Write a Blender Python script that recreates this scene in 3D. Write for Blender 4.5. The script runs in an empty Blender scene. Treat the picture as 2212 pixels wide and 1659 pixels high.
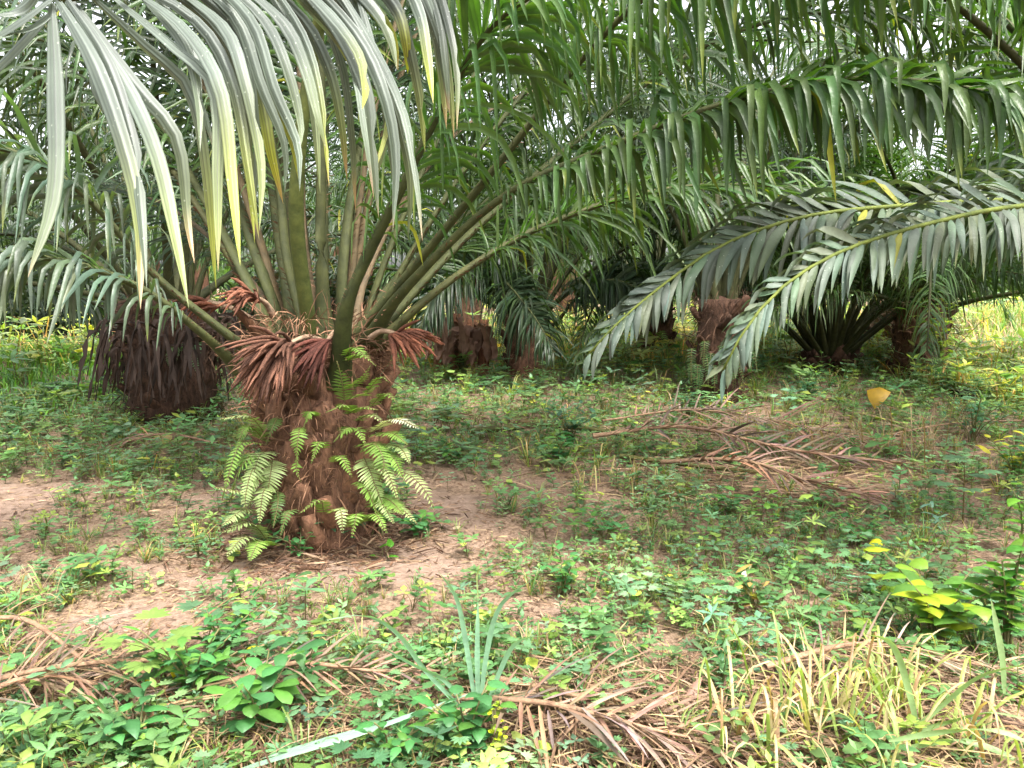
import bpy, math, random
import numpy as np
from mathutils import noise, Vector
random.seed(7); R = np.random.default_rng(11)
rad = math.radians
SC = bpy.context.scene; COL = SC.collection

# ------------------------------------------------------------------ camera, sky, sun, exposure
PITCH = rad(7.0); CAMZ = 1.5; FP = 1703.0
cd = bpy.data.cameras.new('camera'); cam = bpy.data.objects.new('camera', cd); COL.objects.link(cam)
cam.location = (0, 0, CAMZ); cam.rotation_euler = (rad(90) - PITCH, 0, 0)
cd.sensor_width = 36; cd.lens = 36 * FP / 2212; cd.clip_start = 0.05; cd.clip_end = 2000
SC.camera = cam
SUN_EL, SUN_AZ = 62, 150      # azimuth of the sun measured from +Y (view direction) clockwise
w = bpy.data.worlds.new('World'); SC.world = w; w.use_nodes = True
nt = w.node_tree; bg = nt.nodes['Background']
sky = nt.nodes.new('ShaderNodeTexSky'); sky.sky_type = 'NISHITA'; sky.sun_disc = False
sky.sun_elevation = rad(SUN_EL); sky.sun_rotation = rad(SUN_AZ); sky.dust_density = 6; sky.air_density = 1.0; sky.ozone_density = 1.5
hs = nt.nodes.new('ShaderNodeHueSaturation'); hs.inputs['Saturation'].default_value = .22; hs.inputs['Value'].default_value = 1.35
nt.links.new(sky.outputs[0], hs.inputs['Color']); nt.links.new(hs.outputs[0], bg.inputs[0]); bg.inputs[1].default_value = 0.11
sl = bpy.data.lights.new('sun', 'SUN'); so = bpy.data.objects.new('sun', sl); COL.objects.link(so)
sl.energy = 1.5; sl.angle = rad(10); sl.color = (1, 0.95, 0.88)
sd = Vector((math.sin(rad(SUN_AZ)) * math.cos(rad(SUN_EL)), math.cos(rad(SUN_AZ)) * math.cos(rad(SUN_EL)), math.sin(rad(SUN_EL))))
so.rotation_euler = sd.to_track_quat('Z', 'Y').to_euler()
SC.view_settings.view_transform = 'Standard'; SC.view_settings.look = 'None'
SC.view_settings.gamma = 1; SC.view_settings.use_curve_mapping = False
SC.view_settings.exposure = 2.3
SC.render.engine = 'CYCLES'
SC.cycles.max_bounces = 6; SC.cycles.diffuse_bounces = 3; SC.cycles.glossy_bounces = 2
SC.cycles.transmission_bounces = 4; SC.cycles.caustics_reflective = False; SC.cycles.caustics_refractive = False

# ------------------------------------------------------------------ where things stand
def ray(px, py):
    u = (px - 1106) / FP; v = (829.5 - py) / FP
    return np.array([u, math.cos(PITCH) + v * math.sin(PITCH), -math.sin(PITCH) + v * math.cos(PITCH)])
def at(px, py, d):
    r = ray(px, py); return np.array([0, 0, CAMZ]) + r * (d / r[1])
def hump(x, y, cx, cy, sx, sy, h):
    return h * np.exp(-((x - cx) / sx) ** 2 - ((y - cy) / sy) ** 2)
def fbm(x, y, s):
    return noise.noise(Vector((x * s, y * s, 3.7))) + 0.5 * noise.noise(Vector((x * s * 2.1, y * s * 2.1, 9.1)))
def terr1(x, y):
    z = 0.05 * fbm(x, y, 0.5) + 0.025 * fbm(x, y, 1.9)
    z += float(hump(x, y, -8.2, 12.5, 2.6, 2.6, 0.42) + hump(x, y, 13, 20, 5.0, 5, 0.75) + hump(x, y, 0, 40, 40, 12, 0.5))
    return z
def terr(P):
    P = np.atleast_2d(P); return np.array([terr1(float(p[0]), float(p[1])) for p in P])
def gp(px, py):
    r = ray(px, py); t = CAMZ / -r[2]; p = np.array([0, 0, CAMZ]) + r * t
    for _ in range(3):
        z = terr1(p[0], p[1]); t = (CAMZ - z) / -r[2]; p = np.array([0, 0, CAMZ]) + r * t
    p[2] = terr1(p[0], p[1]); return p

# ------------------------------------------------------------------ mesh helpers
def mesh(name, V, F, mat, col=None, smooth=True):
    V = np.asarray(V, dtype=np.float32).reshape(-1, 3); F = np.asarray(F, dtype=np.int32)
    k = F.shape[1]; me = bpy.data.meshes.new(name)
    me.vertices.add(len(V)); me.vertices.foreach_set('co', V.ravel())
    me.loops.add(F.size); me.loops.foreach_set('vertex_index', F.ravel())
    me.polygons.add(len(F)); me.polygons.foreach_set('loop_start', np.arange(0, F.size, k, dtype=np.int32))
    me.update(calc_edges=True)
    if smooth: me.polygons.foreach_set('use_smooth', np.ones(len(F), dtype=bool))
    if col is not None:
        col = np.asarray(col, dtype=np.float32).reshape(-1, 3)
        if len(col) == 1: col = np.repeat(col, len(V), 0)
        a = me.color_attributes.new('Col', 'FLOAT_COLOR', 'POINT')
        a.data.foreach_set('color', np.c_[col, np.ones(len(V), dtype=np.float32)].astype(np.float32).ravel())
    me.materials.append(mat); return me
def link(name, me, parent=None, label=None, cat=None, group=None, kind=None):
    o = bpy.data.objects.new(name, me); COL.objects.link(o)
    if parent: o.parent = parent
    return tag(o, label, cat, group, kind)
def tag(o, label=None, cat=None, group=None, kind=None):
    for k, v in (('label', label), ('category', cat), ('group', group), ('kind', kind)):
        if v: o[k] = v
    return o
def thing(name, loc, label, cat, group=None, rz=0):
    o = bpy.data.objects.new(name, None); COL.objects.link(o); o.location = loc; o.rotation_euler.z = rz
    o.empty_display_size = .1
    return tag(o, label, cat, group)
def norm(a): return a / np.maximum(np.linalg.norm(a, axis=-1, keepdims=True), 1e-9)
def spline(P, n):
    P = np.asarray(P, float); m = len(P)
    Q = np.vstack([2 * P[0] - P[1], P, 2 * P[-1] - P[-2]]); out = []
    seg = np.linspace(0, m - 1, 12 * m)
    for t in seg:
        i = min(int(t), m - 2); f = t - i; a, b, c, d = Q[i], Q[i + 1], Q[i + 2], Q[i + 3]
        out.append(0.5 * ((2 * b) + (c - a) * f + (2 * a - 5 * b + 4 * c - d) * f * f + (3 * b - a - 3 * c + d) * f ** 3))
    out = np.array(out); L = np.r_[0, np.cumsum(np.linalg.norm(np.diff(out, axis=0), axis=1))]
    s = np.linspace(0, L[-1], n)
    return np.stack([np.interp(s, L, out[:, k]) for k in range(3)], 1), L[-1]
def frames(P):
    T = norm(np.gradient(P, axis=0)); z = np.array([0, 0, 1.])
    U = z - (T @ z)[:, None] * T
    bad = np.linalg.norm(U, axis=1) < .05; U[bad] = np.array([0.3, -1, 0])
    U = norm(U); S = norm(np.cross(T, U)); return T, U, S
def tube(P, rw, rh, ns=8, twist=None):
    P = np.asarray(P, float); n = len(P); T, U, S = frames(P)
    rw = np.broadcast_to(rw, n); rh = np.broadcast_to(rh, n); a = np.arange(ns) * 2 * np.pi / ns
    V = P[:, None] + S[:, None] * (np.cos(a)[None, :, None] * rw[:, None, None]) + U[:, None] * (np.sin(a)[None, :, None] * rh[:, None, None])
    F = [(i * ns + j, i * ns + (j + 1) % ns, (i + 1) * ns + (j + 1) % ns, (i + 1) * ns + j) for i in range(n - 1) for j in range(ns)]
    V = np.vstack([V.reshape(-1, 3), P[-1][None]]); c = n * ns
    F += [((n - 1) * ns + j, (n - 1) * ns + (j + 1) % ns, c, c) for j in range(ns)]
    F = np.array(F); return V, F
def join(parts):
    V, F, C, o = [], [], [], 0
    for p in parts:
        v, f = p[0], np.asarray(p[1]); V.append(v); F.append(f + o); o += len(v)
        c = np.asarray(p[2] if len(p) > 2 else (1, 1, 1), float)
        C.append(np.broadcast_to(c, (len(v), 3)) if c.ndim == 1 else c)
    return np.vstack(V), np.vstack(F), np.vstack(C)
# blades: N curved folded strips at once -> V (N, (n+1)*3, 3), F per blade
def blades(P0, D0, W0, L, W, droop, centre, sharp, nseg, fold=.25, prof=None, dirdown=(0, 0, -1), wig=0.0):
    N = len(P0); dn = np.array(dirdown, float); V = np.zeros((N, nseg + 1, 3, 3)); p = P0.copy(); s = np.linspace(0, 1, nseg + 1)
    if prof is None: prof = np.interp(s, [0, .06, .25, .6, .85, 1], [.35, .6, 1, .8, .42, .0])
    tw = R.normal(0, wig, (N, 1)) if wig else 0
    for i in range(nseg + 1):
        wgt = np.clip(droop / (1 + np.exp(-(s[i] - centre) * sharp)) - droop / (1 + np.exp(centre * sharp)), 0, .97)[:, None]
        d = norm(D0 * (1 - wgt) + dn * wgt)
        ww = norm(W0 - (W0 * d).sum(1, keepdims=True) * d); nn = np.cross(d, ww)
        if wig: ww = norm(ww + nn * tw * s[i]); nn = np.cross(d, ww)
        hw = (W * prof[i] * .5)[:, None]
        V[:, i, 0] = p - ww * hw; V[:, i, 1] = p - nn * hw * fold * 2; V[:, i, 2] = p + ww * hw
        p = p + d * (L / nseg)[:, None]
    F = []
    for i in range(nseg):
        for j in range(2): a = i * 3 + j; F.append((a, a + 1, a + 4, a + 3))
    return V.reshape(N, -1, 3), np.array(F)
def flat(V, F):
    N, M = V.shape[:2]; return V.reshape(-1, 3), (F[None] + (np.arange(N) * M)[:, None, None]).reshape(-1, F.shape[1])

# ------------------------------------------------------------------ materials
def nodes(name):
    m = bpy.data.materials.new(name); m.use_nodes = True; t = m.node_tree; t.nodes.clear()
    return m, t, t.nodes.new('ShaderNodeOutputMaterial')
def leafmat(name, base=(1, 1, 1), rough=.4, trans=.35, spec=.5, spots=0, vein=60, tint=(1.3, 1.5, .5)):
    m, t, out = nodes(name); N = t.nodes.new; L = t.links.new
    at_ = N('ShaderNodeAttribute'); at_.attribute_name = 'Col'
    tc = N('ShaderNodeTexCoord'); nz = N('ShaderNodeTexNoise'); nz.inputs['Scale'].default_value = 9; nz.inputs['Detail'].default_value = 5
    L(tc.outputs['Object'], nz.inputs['Vector'])
    mr = N('ShaderNodeMapRange'); mr.inputs[1].default_value = .3; mr.inputs[2].default_value = .7; mr.inputs[3].default_value = .72; mr.inputs[4].default_value = 1.25
    L(nz.outputs[0], mr.inputs[0])
    mx = N('ShaderNodeMix'); mx.data_type = 'RGBA'; mx.blend_type = 'MULTIPLY'; mx.inputs[0].default_value = 1
    L(at_.outputs['Color'], mx.inputs[6]); L(mr.outputs[0], mx.inputs[7])
    m2 = N('ShaderNodeMix'); m2.data_type = 'RGBA'; m2.blend_type = 'MULTIPLY'; m2.inputs[0].default_value = 1
    L(mx.outputs[2], m2.inputs[6]); m2.inputs[7].default_value = (*base, 1); c = m2.outputs[2]
    if spots:
        v = N('ShaderNodeTexVoronoi'); v.inputs['Scale'].default_value = spots; L(tc.outputs['Object'], v.inputs['Vector'])
        r = N('ShaderNodeMapRange'); r.inputs[1].default_value = .13; r.inputs[2].default_value = .02; r.inputs[4].default_value = .7; L(v.outputs['Distance'], r.inputs[0])
        m3 = N('ShaderNodeMix'); m3.data_type = 'RGBA'; L(r.outputs[0], m3.inputs[0]); L(c, m3.inputs[6]); m3.inputs[7].default_value = (.36, .39, .33, 1); c = m3.outputs[2]
    p = N('ShaderNodeBsdfPrincipled'); L(c, p.inputs['Base Color']); p.inputs['Roughness'].default_value = rough; p.inputs['Specular IOR Level'].default_value = spec
    bp = N('ShaderNodeBump'); bp.inputs['Strength'].default_value = .25 if vein else 0; bp.inputs['Distance'].default_value = .01
    n2 = N('ShaderNodeTexNoise'); n2.inputs['Scale'].default_value = vein; L(tc.outputs['Object'], n2.inputs['Vector']); L(n2.outputs[0], bp.inputs['Height']); L(bp.outputs[0], p.inputs['Normal'])
    tr = N('ShaderNodeBsdfTranslucent'); m4 = N('ShaderNodeMix'); m4.data_type = 'RGBA'; m4.blend_type = 'MULTIPLY'; m4.inputs[0].default_value = 1
    L(c, m4.inputs[6]); m4.inputs[7].default_value = (*tint, 1); L(m4.outputs[2], tr.inputs[0])
    ms = N('ShaderNodeMixShader'); ms.inputs[0].default_value = trans; L(p.outputs[0], ms.inputs[1]); L(tr.outputs[0], ms.inputs[2]); L(ms.outputs[0], out.inputs[0])
    return m
def barkmat(name, c1, c2, scale=(6, 6, 6), rough=.85, bump=.6, detail=8):
    m, t, out = nodes(name); N = t.nodes.new; L = t.links.new
    tc = N('ShaderNodeTexCoord'); mp = N('ShaderNodeMapping'); mp.inputs['Scale'].default_value = scale; L(tc.outputs['Object'], mp.inputs[0])
    nz = N('ShaderNodeTexNoise'); nz.inputs['Scale'].default_value = 3; nz.inputs['Detail'].default_value = detail; nz.inputs['Roughness'].default_value = .7; L(mp.outputs[0], nz.inputs['Vector'])
    cr = N('ShaderNodeValToRGB'); cr.color_ramp.elements[0].position = .32; cr.color_ramp.elements[1].position = .68
    cr.color_ramp.elements[0].color = (*c1, 1); cr.color_ramp.elements[1].color = (*c2, 1); L(nz.outputs[0], cr.inputs[0])
    at_ = N('ShaderNodeAttribute'); at_.attribute_name = 'Col'
    mx = N('ShaderNodeMix'); mx.data_type = 'RGBA'; mx.blend_type = 'MULTIPLY'; mx.inputs[0].default_value = 1; L(cr.outputs[0], mx.inputs[6]); L(at_.outputs['Color'], mx.inputs[7])
    p = N('ShaderNodeBsdfPrincipled'); L(mx.outputs[2], p.inputs['Base Color']); p.inputs['Roughness'].default_value = rough; p.inputs['Specular IOR Level'].default_value = .25
    bp = N('ShaderNodeBump'); bp.inputs['Strength'].default_value = bump; bp.inputs['Distance'].default_value = .03; L(nz.outputs[0], bp.inputs['Height']); L(bp.outputs[0], p.inputs['Normal']); L(p.outputs[0], out.inputs[0])
    return m
M_PALM = leafmat('palm_leaflet', rough=.38, trans=.36, spec=.32, tint=(1.25, 1.6, .4))
M_PALMS = leafmat('palm_leaflet_speckled', rough=.55, trans=.22, spec=.38, spots=38)
M_NEAR = leafmat('palm_leaflet_close', rough=.5, trans=.28, spec=.5, spots=75, vein=0)
M_WEED = leafmat('weed_leaf', rough=.45, trans=.4, spec=.4)
M_FERN = leafmat('fern_leaf', rough=.5, trans=.35, spec=.3)
M_DRY = leafmat('dry_leaf', rough=.65, trans=.15, spec=.25, tint=(1.1, 1, .8))
M_PET = barkmat('petiole_skin', (.022, .028, .009), (.06, .066, .02), (4, 4, 4), .72, .3)
M_TRUNK = barkmat('palm_trunk_bark', (.04, .022, .014), (.27, .155, .095), (9, 9, 3), .9, 1)
M_BASE = barkmat('old_leaf_base', (.055, .026, .015), (.23, .115, .065), (9, 9, 4), .85, .7)
M_FIB = barkmat('palm_fibre', (.10, .05, .028), (.26, .14, .08), (9, 9, 9), .8, .2)
M_SPIKE = barkmat('dry_spikelet', (.07, .03, .019), (.175, .08, .048), (20, 20, 20), .75, .6)
M_STALK = barkmat('dry_stalk', (.14, .085, .05), (.34, .24, .16), (12, 12, 12), .8, .5)

def groundmat():
    m, t, out = nodes('soil_and_litter'); N = t.nodes.new; L = t.links.new
    tc = N('ShaderNodeTexCoord')
    def nz(s, d=6, r=.6):
        n = N('ShaderNodeTexNoise'); n.inputs['Scale'].default_value = s; n.inputs['Detail'].default_value = d; n.inputs['Roughness'].default_value = r; L(tc.outputs['Object'], n.inputs['Vector']); return n.outputs[0]
    def ramp(i, a, b, ca, cb):
        c = N('ShaderNodeValToRGB'); c.color_ramp.elements[0].position = a; c.color_ramp.elements[1].position = b
        c.color_ramp.elements[0].color = (*ca, 1); c.color_ramp.elements[1].color = (*cb, 1); L(i, c.inputs[0]); return c.outputs[0]
    def mix(f, a, b):
        x = N('ShaderNodeMix'); x.data_type = 'RGBA'; L(f, x.inputs[0]); L(a, x.inputs[6]); L(b, x.inputs[7]); return x.outputs[2]
    fine = nz(14, 8, .75); soil = ramp(fine, .3, .7, (.15, .10, .073), (.30, .215, .165))
    litter = ramp(nz(45, 6, .8), .38, .62, (.085, .052, .034), (.31, .215, .15))
    at_ = N('ShaderNodeAttribute'); at_.attribute_name = 'Col'
    def addn(a_, sc_):
        q = N('ShaderNodeMath'); q.operation = 'MULTIPLY_ADD'; L(nz(a_, 6, .7), q.inputs[0]); q.inputs[1].default_value = sc_; L(at_.outputs['Fac'], q.inputs[2]); return q.outputs[0]
    a = mix(ramp(addn(5, .8), .55, .85, (0, 0, 0), (1, 1, 1)), soil, litter)
    green = ramp(nz(38, 6, .8), .38, .62, (.02, .035, .012), (.10, .15, .045))
    a = mix(ramp(addn(9, 1.0), 1.0, 1.25, (0, 0, 0), (.8, .8, .8)), a, green)
    p = N('ShaderNodeBsdfPrincipled'); L(a, p.inputs['Base Color']); p.inputs['Roughness'].default_value = .95; p.inputs['Specular IOR Level'].default_value = .1
    bp = N('ShaderNodeBump'); bp.inputs['Strength'].default_value = .8; bp.inputs['Distance'].default_value = .03; L(fine, bp.inputs['Height']); L(bp.outputs[0], p.inputs['Normal']); L(p.outputs[0], out.inputs[0])
    return m

# ------------------------------------------------------------------ ground
def build_ground():
    ys = np.r_[-8, np.linspace(-4, 1.5, 12), np.geomspace(1.8, 60, 190), 90, 150, 300, 700]
    us = np.linspace(-1, 1, 150); V = []
    for y in ys:
        wd = max(14, abs(y) * 1.6 + 8)
        for u in us:
            x = u * wd * (0.35 + .65 * abs(u)); V.append((x, y, terr1(x, y) + (0.008 * noise.noise(Vector((x * 9, y * 9, 0))) if y < 14 else 0)))
    n = len(us); F = [(i * n + j, i * n + j + 1, (i + 1) * n + j + 1, (i + 1) * n + j) for i in range(len(ys) - 1) for j in range(n - 1)]
    cov = np.array([min(1.15, max(0, .22 + .8 * dens(v[0], v[1])) + .09 * max(0, v[1] - 7)) if v[1] < 60 and abs(v[0]) < 50 else 1.1 for v in V])
    link('ground', mesh('ground', V, F, groundmat(), np.repeat(cov[:, None], 3, 1)), kind='structure')

# ------------------------------------------------------------------ fronds
GREEN = np.array([.05, .095, .026]); DARK = np.array([.035, .06, .026]); GREY = np.array([.06, .085, .055]); YEL = np.array([.30, .30, .03])
def frond_geo(P, n, Lm, Wm, start=.22, nseg=4, droop=.75, cen=.45, sharp=6, alpha=(62, 28), plume=28, col=GREEN, tipcol=None, yel=.006, rr=(.034, .006), fold=.25, vary=.25, wig=.25, ns=8, np_=36, spines=True, blade_end=.15, sweep=1, flare=1.5, roll=0):
    C, LL = spline(P, np_); T, U, S = frames(C); s = np.linspace(0, 1, np_)
    if roll: sg_ = np.sign(S[:, 1:2]) * roll; S, U = S * np.cos(sg_) + U * np.sin(sg_), U * np.cos(sg_) - S * np.sin(sg_)
    rw = rr[0] * (1 - s) ** 1.15 + rr[1]; rw = rw * (1 + flare * .6 * np.exp(-s * 26)); rh = rw * (.62 + .25 * s)
    tv, tf = tube(C, rw, rh, ns)
    # leaflets
    q = np.sort(np.r_[R.uniform(0, 1, n), np.linspace(0, .999, n)]); side = np.where(np.arange(2 * n) % 2 == 0, 1, -1)
    f = start + (1 - start) * q
    I = lambda A: np.stack([np.interp(f, s, A[:, k]) for k in range(3)], 1)
    p, t, u, sd_ = I(C), norm(I(T)), norm(I(U)), norm(I(S))
    a = np.radians(alpha[0] + (alpha[1] - alpha[0]) * q ** 1.3 + R.normal(0, 6, 2 * n)); b = np.radians(R.normal(8, plume, 2 * n))
    d = norm(np.cos(a)[:, None] * t + np.sin(a)[:, None] * ((side * np.cos(b))[:, None] * sd_ + np.sin(b)[:, None] * u))
    prof = np.interp(q, [0, .06, .25, .6, .85, 1], [.25, .6, 1, .95, .6, .3])
    L = Lm * prof * R.uniform(1 - vary, 1.08, 2 * n); W = Wm * np.interp(q, [0, .1, .4, .8, 1], [.4, .75, 1, .9, .6]) * R.uniform(.75, 1.15, 2 * n)
    p = p + sd_ * (side * np.interp(f, s, rw) * .7)[:, None]
    dr = np.clip(droop * R.normal(1, .13, 2 * n), 0, 1.05); ce = np.clip(cen + R.normal(0, .12, 2 * n), .05, .8)
    V, F = blades(p, d, t, L, W, dr, ce, sharp * R.uniform(.6, 1.9, 2 * n), nseg, fold, wig=wig)
    cc = col * R.uniform(.75, 1.3, (2 * n, 1)) * np.c_[R.uniform(.85, 1.2, 2 * n), np.ones(2 * n), R.uniform(.8, 1.2, 2 * n)]
    ky = R.random(2 * n) < yel; cc[ky] = YEL * R.uniform(.5, 1, (ky.sum(), 1))
    CC = np.repeat(np.repeat(cc[:, None], nseg + 1, 1)[:, :, None], 3, 2)
    if tipcol is not None:
        k = (np.clip((np.linspace(0, 1, nseg + 1)[None] - tipcol[2] - R.normal(0, .12, (2 * n, 1))) * 3, 0, 1) * (R.random((2 * n, 1)) < tipcol[1]))[:, :, None, None]
        CC = CC * (1 - k) + np.array(tipcol[0]) * k
    CC = CC.reshape(2 * n, -1, 3)
    sp = None
    if spines:
        m = 46; fs = R.uniform(.05, start, m); g = lambda A: np.stack([np.interp(fs, s, A[:, k]) for k in range(3)], 1)
        sg = R.choice([-1, 1], m); q0 = g(C) + norm(g(S)) * (sg * np.interp(fs, s, rw) * .95)[:, None]
        dd = norm(norm(g(S)) * sg[:, None] + g(T) * .5 + R.normal(0, .2, (m, 3)))
        sv, sf = blades(q0, dd, g(U), R.uniform(.02, .06, m), np.full(m, .008), np.zeros(m), np.full(m, .5), np.full(m, 5.), 2, .3)
        sp = flat(sv, sf)
    return (tv, tf), (V, F, CC), sp
def add_frond(parent, P, petmat=None, leafm=None, single=0, label=None, origin=None, rcol=(1, 1, 1), **k):
    """one frond as a part: rachis mesh > leaflet ... ; single = how many leaflets are objects of their own"""
    (tv, tf), (V, F, CC), sp = frond_geo(P, **k)
    o = np.zeros(3) if origin is None else np.asarray(origin, float)
    fr = link('frond', mesh('frond', tv - o, tf, petmat or M_PET, rcol), parent, label)
    N = len(V); idx = np.arange(N)
    if single < N: keep = set(np.sort(np.argsort(-R.random(N))[:single]).tolist()) if single else set()
    else: keep = set(idx.tolist())
    rest = np.array([i for i in idx if i not in keep], dtype=int)
    for i in sorted(keep): link('leaflet', mesh('leaflet', V[i] - o, F, leafm or M_PALM, CC[i]), fr)
    if len(rest):
        v, f = flat(V[rest], F); link('leaflets', mesh('leaflets', v - o, f, leafm or M_PALM, CC[rest].reshape(-1, 3)), fr, kind='stuff')
    if sp: link('spines', mesh('spines', sp[0] - o, sp[1], M_BASE, (1, 1, 1)), fr, kind='stuff')
    return fr
def arch(base, az, el, length, bend=70, n=7, p=1.5):
    """rachis points that leave BASE at elevation EL and bend over by BEND degrees"""
    P = [np.asarray(base, float)]; ds = length / (n - 1)
    for i in range(n - 1):
        e = rad(el - bend * ((i + .5) / (n - 1)) ** p); P.append(P[-1] + ds * np.array([math.cos(az) * math.cos(e), math.sin(az) * math.cos(e), math.sin(e)]))
    return np.array(P)

# ------------------------------------------------------------------ trunks
def trunk_mesh(h, r0, r1, lean=(0, 0), seed=0, bulge=.0, nr=18, nz=22, tint=1):
    V = []; 
    for i in range(nz + 1):
        t = i / nz; z = -.15 + (h + .15) * t; r = r0 + (r1 - r0) * t + bulge * math.sin(t * math.pi)
        if t < .12: r *= 1 + .25 * (1 - t / .12)
        for j in range(nr):
            a = 2 * math.pi * j / nr; k = 1 + .16 * noise.noise(Vector((math.cos(a) * 2 + seed, math.sin(a) * 2, z * 5)))
            V.append((lean[0] * t + r * k * math.cos(a), lean[1] * t + r * k * math.sin(a), z))
    V.append((lean[0], lean[1], h + .06)); c = len(V) - 1
    F = [(i * nr + j, i * nr + (j + 1) % nr, (i + 1) * nr + (j + 1) % nr, (i + 1) * nr + j) for i in range(nz) for j in range(nr)]
    F += [(nz * nr + j, nz * nr + (j + 1) % nr, c, c) for j in range(nr)]
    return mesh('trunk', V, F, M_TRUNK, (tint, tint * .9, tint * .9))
def stub_mesh(L, w, seed, up=.55, dk=1):
    """old leaf base: a wide flattened boot that tapers to a cut end"""
    s = np.linspace(0, 1, 6); rr = random.Random(seed)
    P = np.stack([s * L * .75, 0 * s, -.04 + L * up * s ** 1.4], 1)
    rw = w * (1 - .62 * s) * .5 ; rh = w * .22 * (1 - .35 * s) + .004
    v, f = tube(P, rw, rh, 7); v = v + R.normal(0, .004, v.shape)
    c = np.ones(3) * rr.uniform(.6, 1.15) * dk; return mesh('leaf_base', v, f, M_BASE, c)
STUBS = [stub_mesh(random.uniform(.14, .26), random.uniform(.13, .2), i) for i in range(8)]
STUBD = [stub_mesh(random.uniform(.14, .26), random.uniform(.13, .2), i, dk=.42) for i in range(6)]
def add_stubs(t, n, h, r0, r1, lean=(0, 0), z0=.1, sc=1, dk=False):
    for i in range(n):
        k = i / n; a = i * 2.39996; z = z0 + (h - z0) * k; r = (r0 + (r1 - r0) * z / h) * .86
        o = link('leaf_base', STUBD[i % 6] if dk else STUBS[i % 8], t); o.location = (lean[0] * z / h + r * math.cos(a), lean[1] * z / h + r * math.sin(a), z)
        o.rotation_euler = (random.uniform(-.45, .45), random.uniform(-.95, .1), a + random.uniform(-.45, .45)); s_ = random.uniform(.55, 1.3) * sc; o.scale = (s_, s_, s_)
def fibres(t, n, h, r0, r1, zr=(0, 1), ln=(.06, .22), wd=.006, lean=(0, 0), tint=1):
    a = R.uniform(0, 2 * np.pi, n); z = h * R.uniform(*zr, n); r = (r0 + (r1 - r0) * z / h) * R.uniform(.95, 1.15, n)
    p = np.stack([lean[0] * z / h + r * np.cos(a), lean[1] * z / h + r * np.sin(a), z], 1)
    d = norm(np.stack([np.cos(a), np.sin(a), R.normal(.3, .8, n)], 1) + R.normal(0, .6, (n, 3)))
    V, F = blades(p, d, norm(R.normal(0, 1, (n, 3))), R.uniform(*ln, n), np.full(n, wd) * R.uniform(.6, 1.8, n), R.uniform(.2, .95, n), np.full(n, .4), np.full(n, 6.), 3, .2)
    v, f = flat(V, F); link('fibre', mesh('fibre', v, f, M_FIB, np.repeat(tint * R.uniform(.45, 1.35, (n, 1)) * np.ones(3), V.shape[1], 0)), t, kind='stuff')

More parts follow.
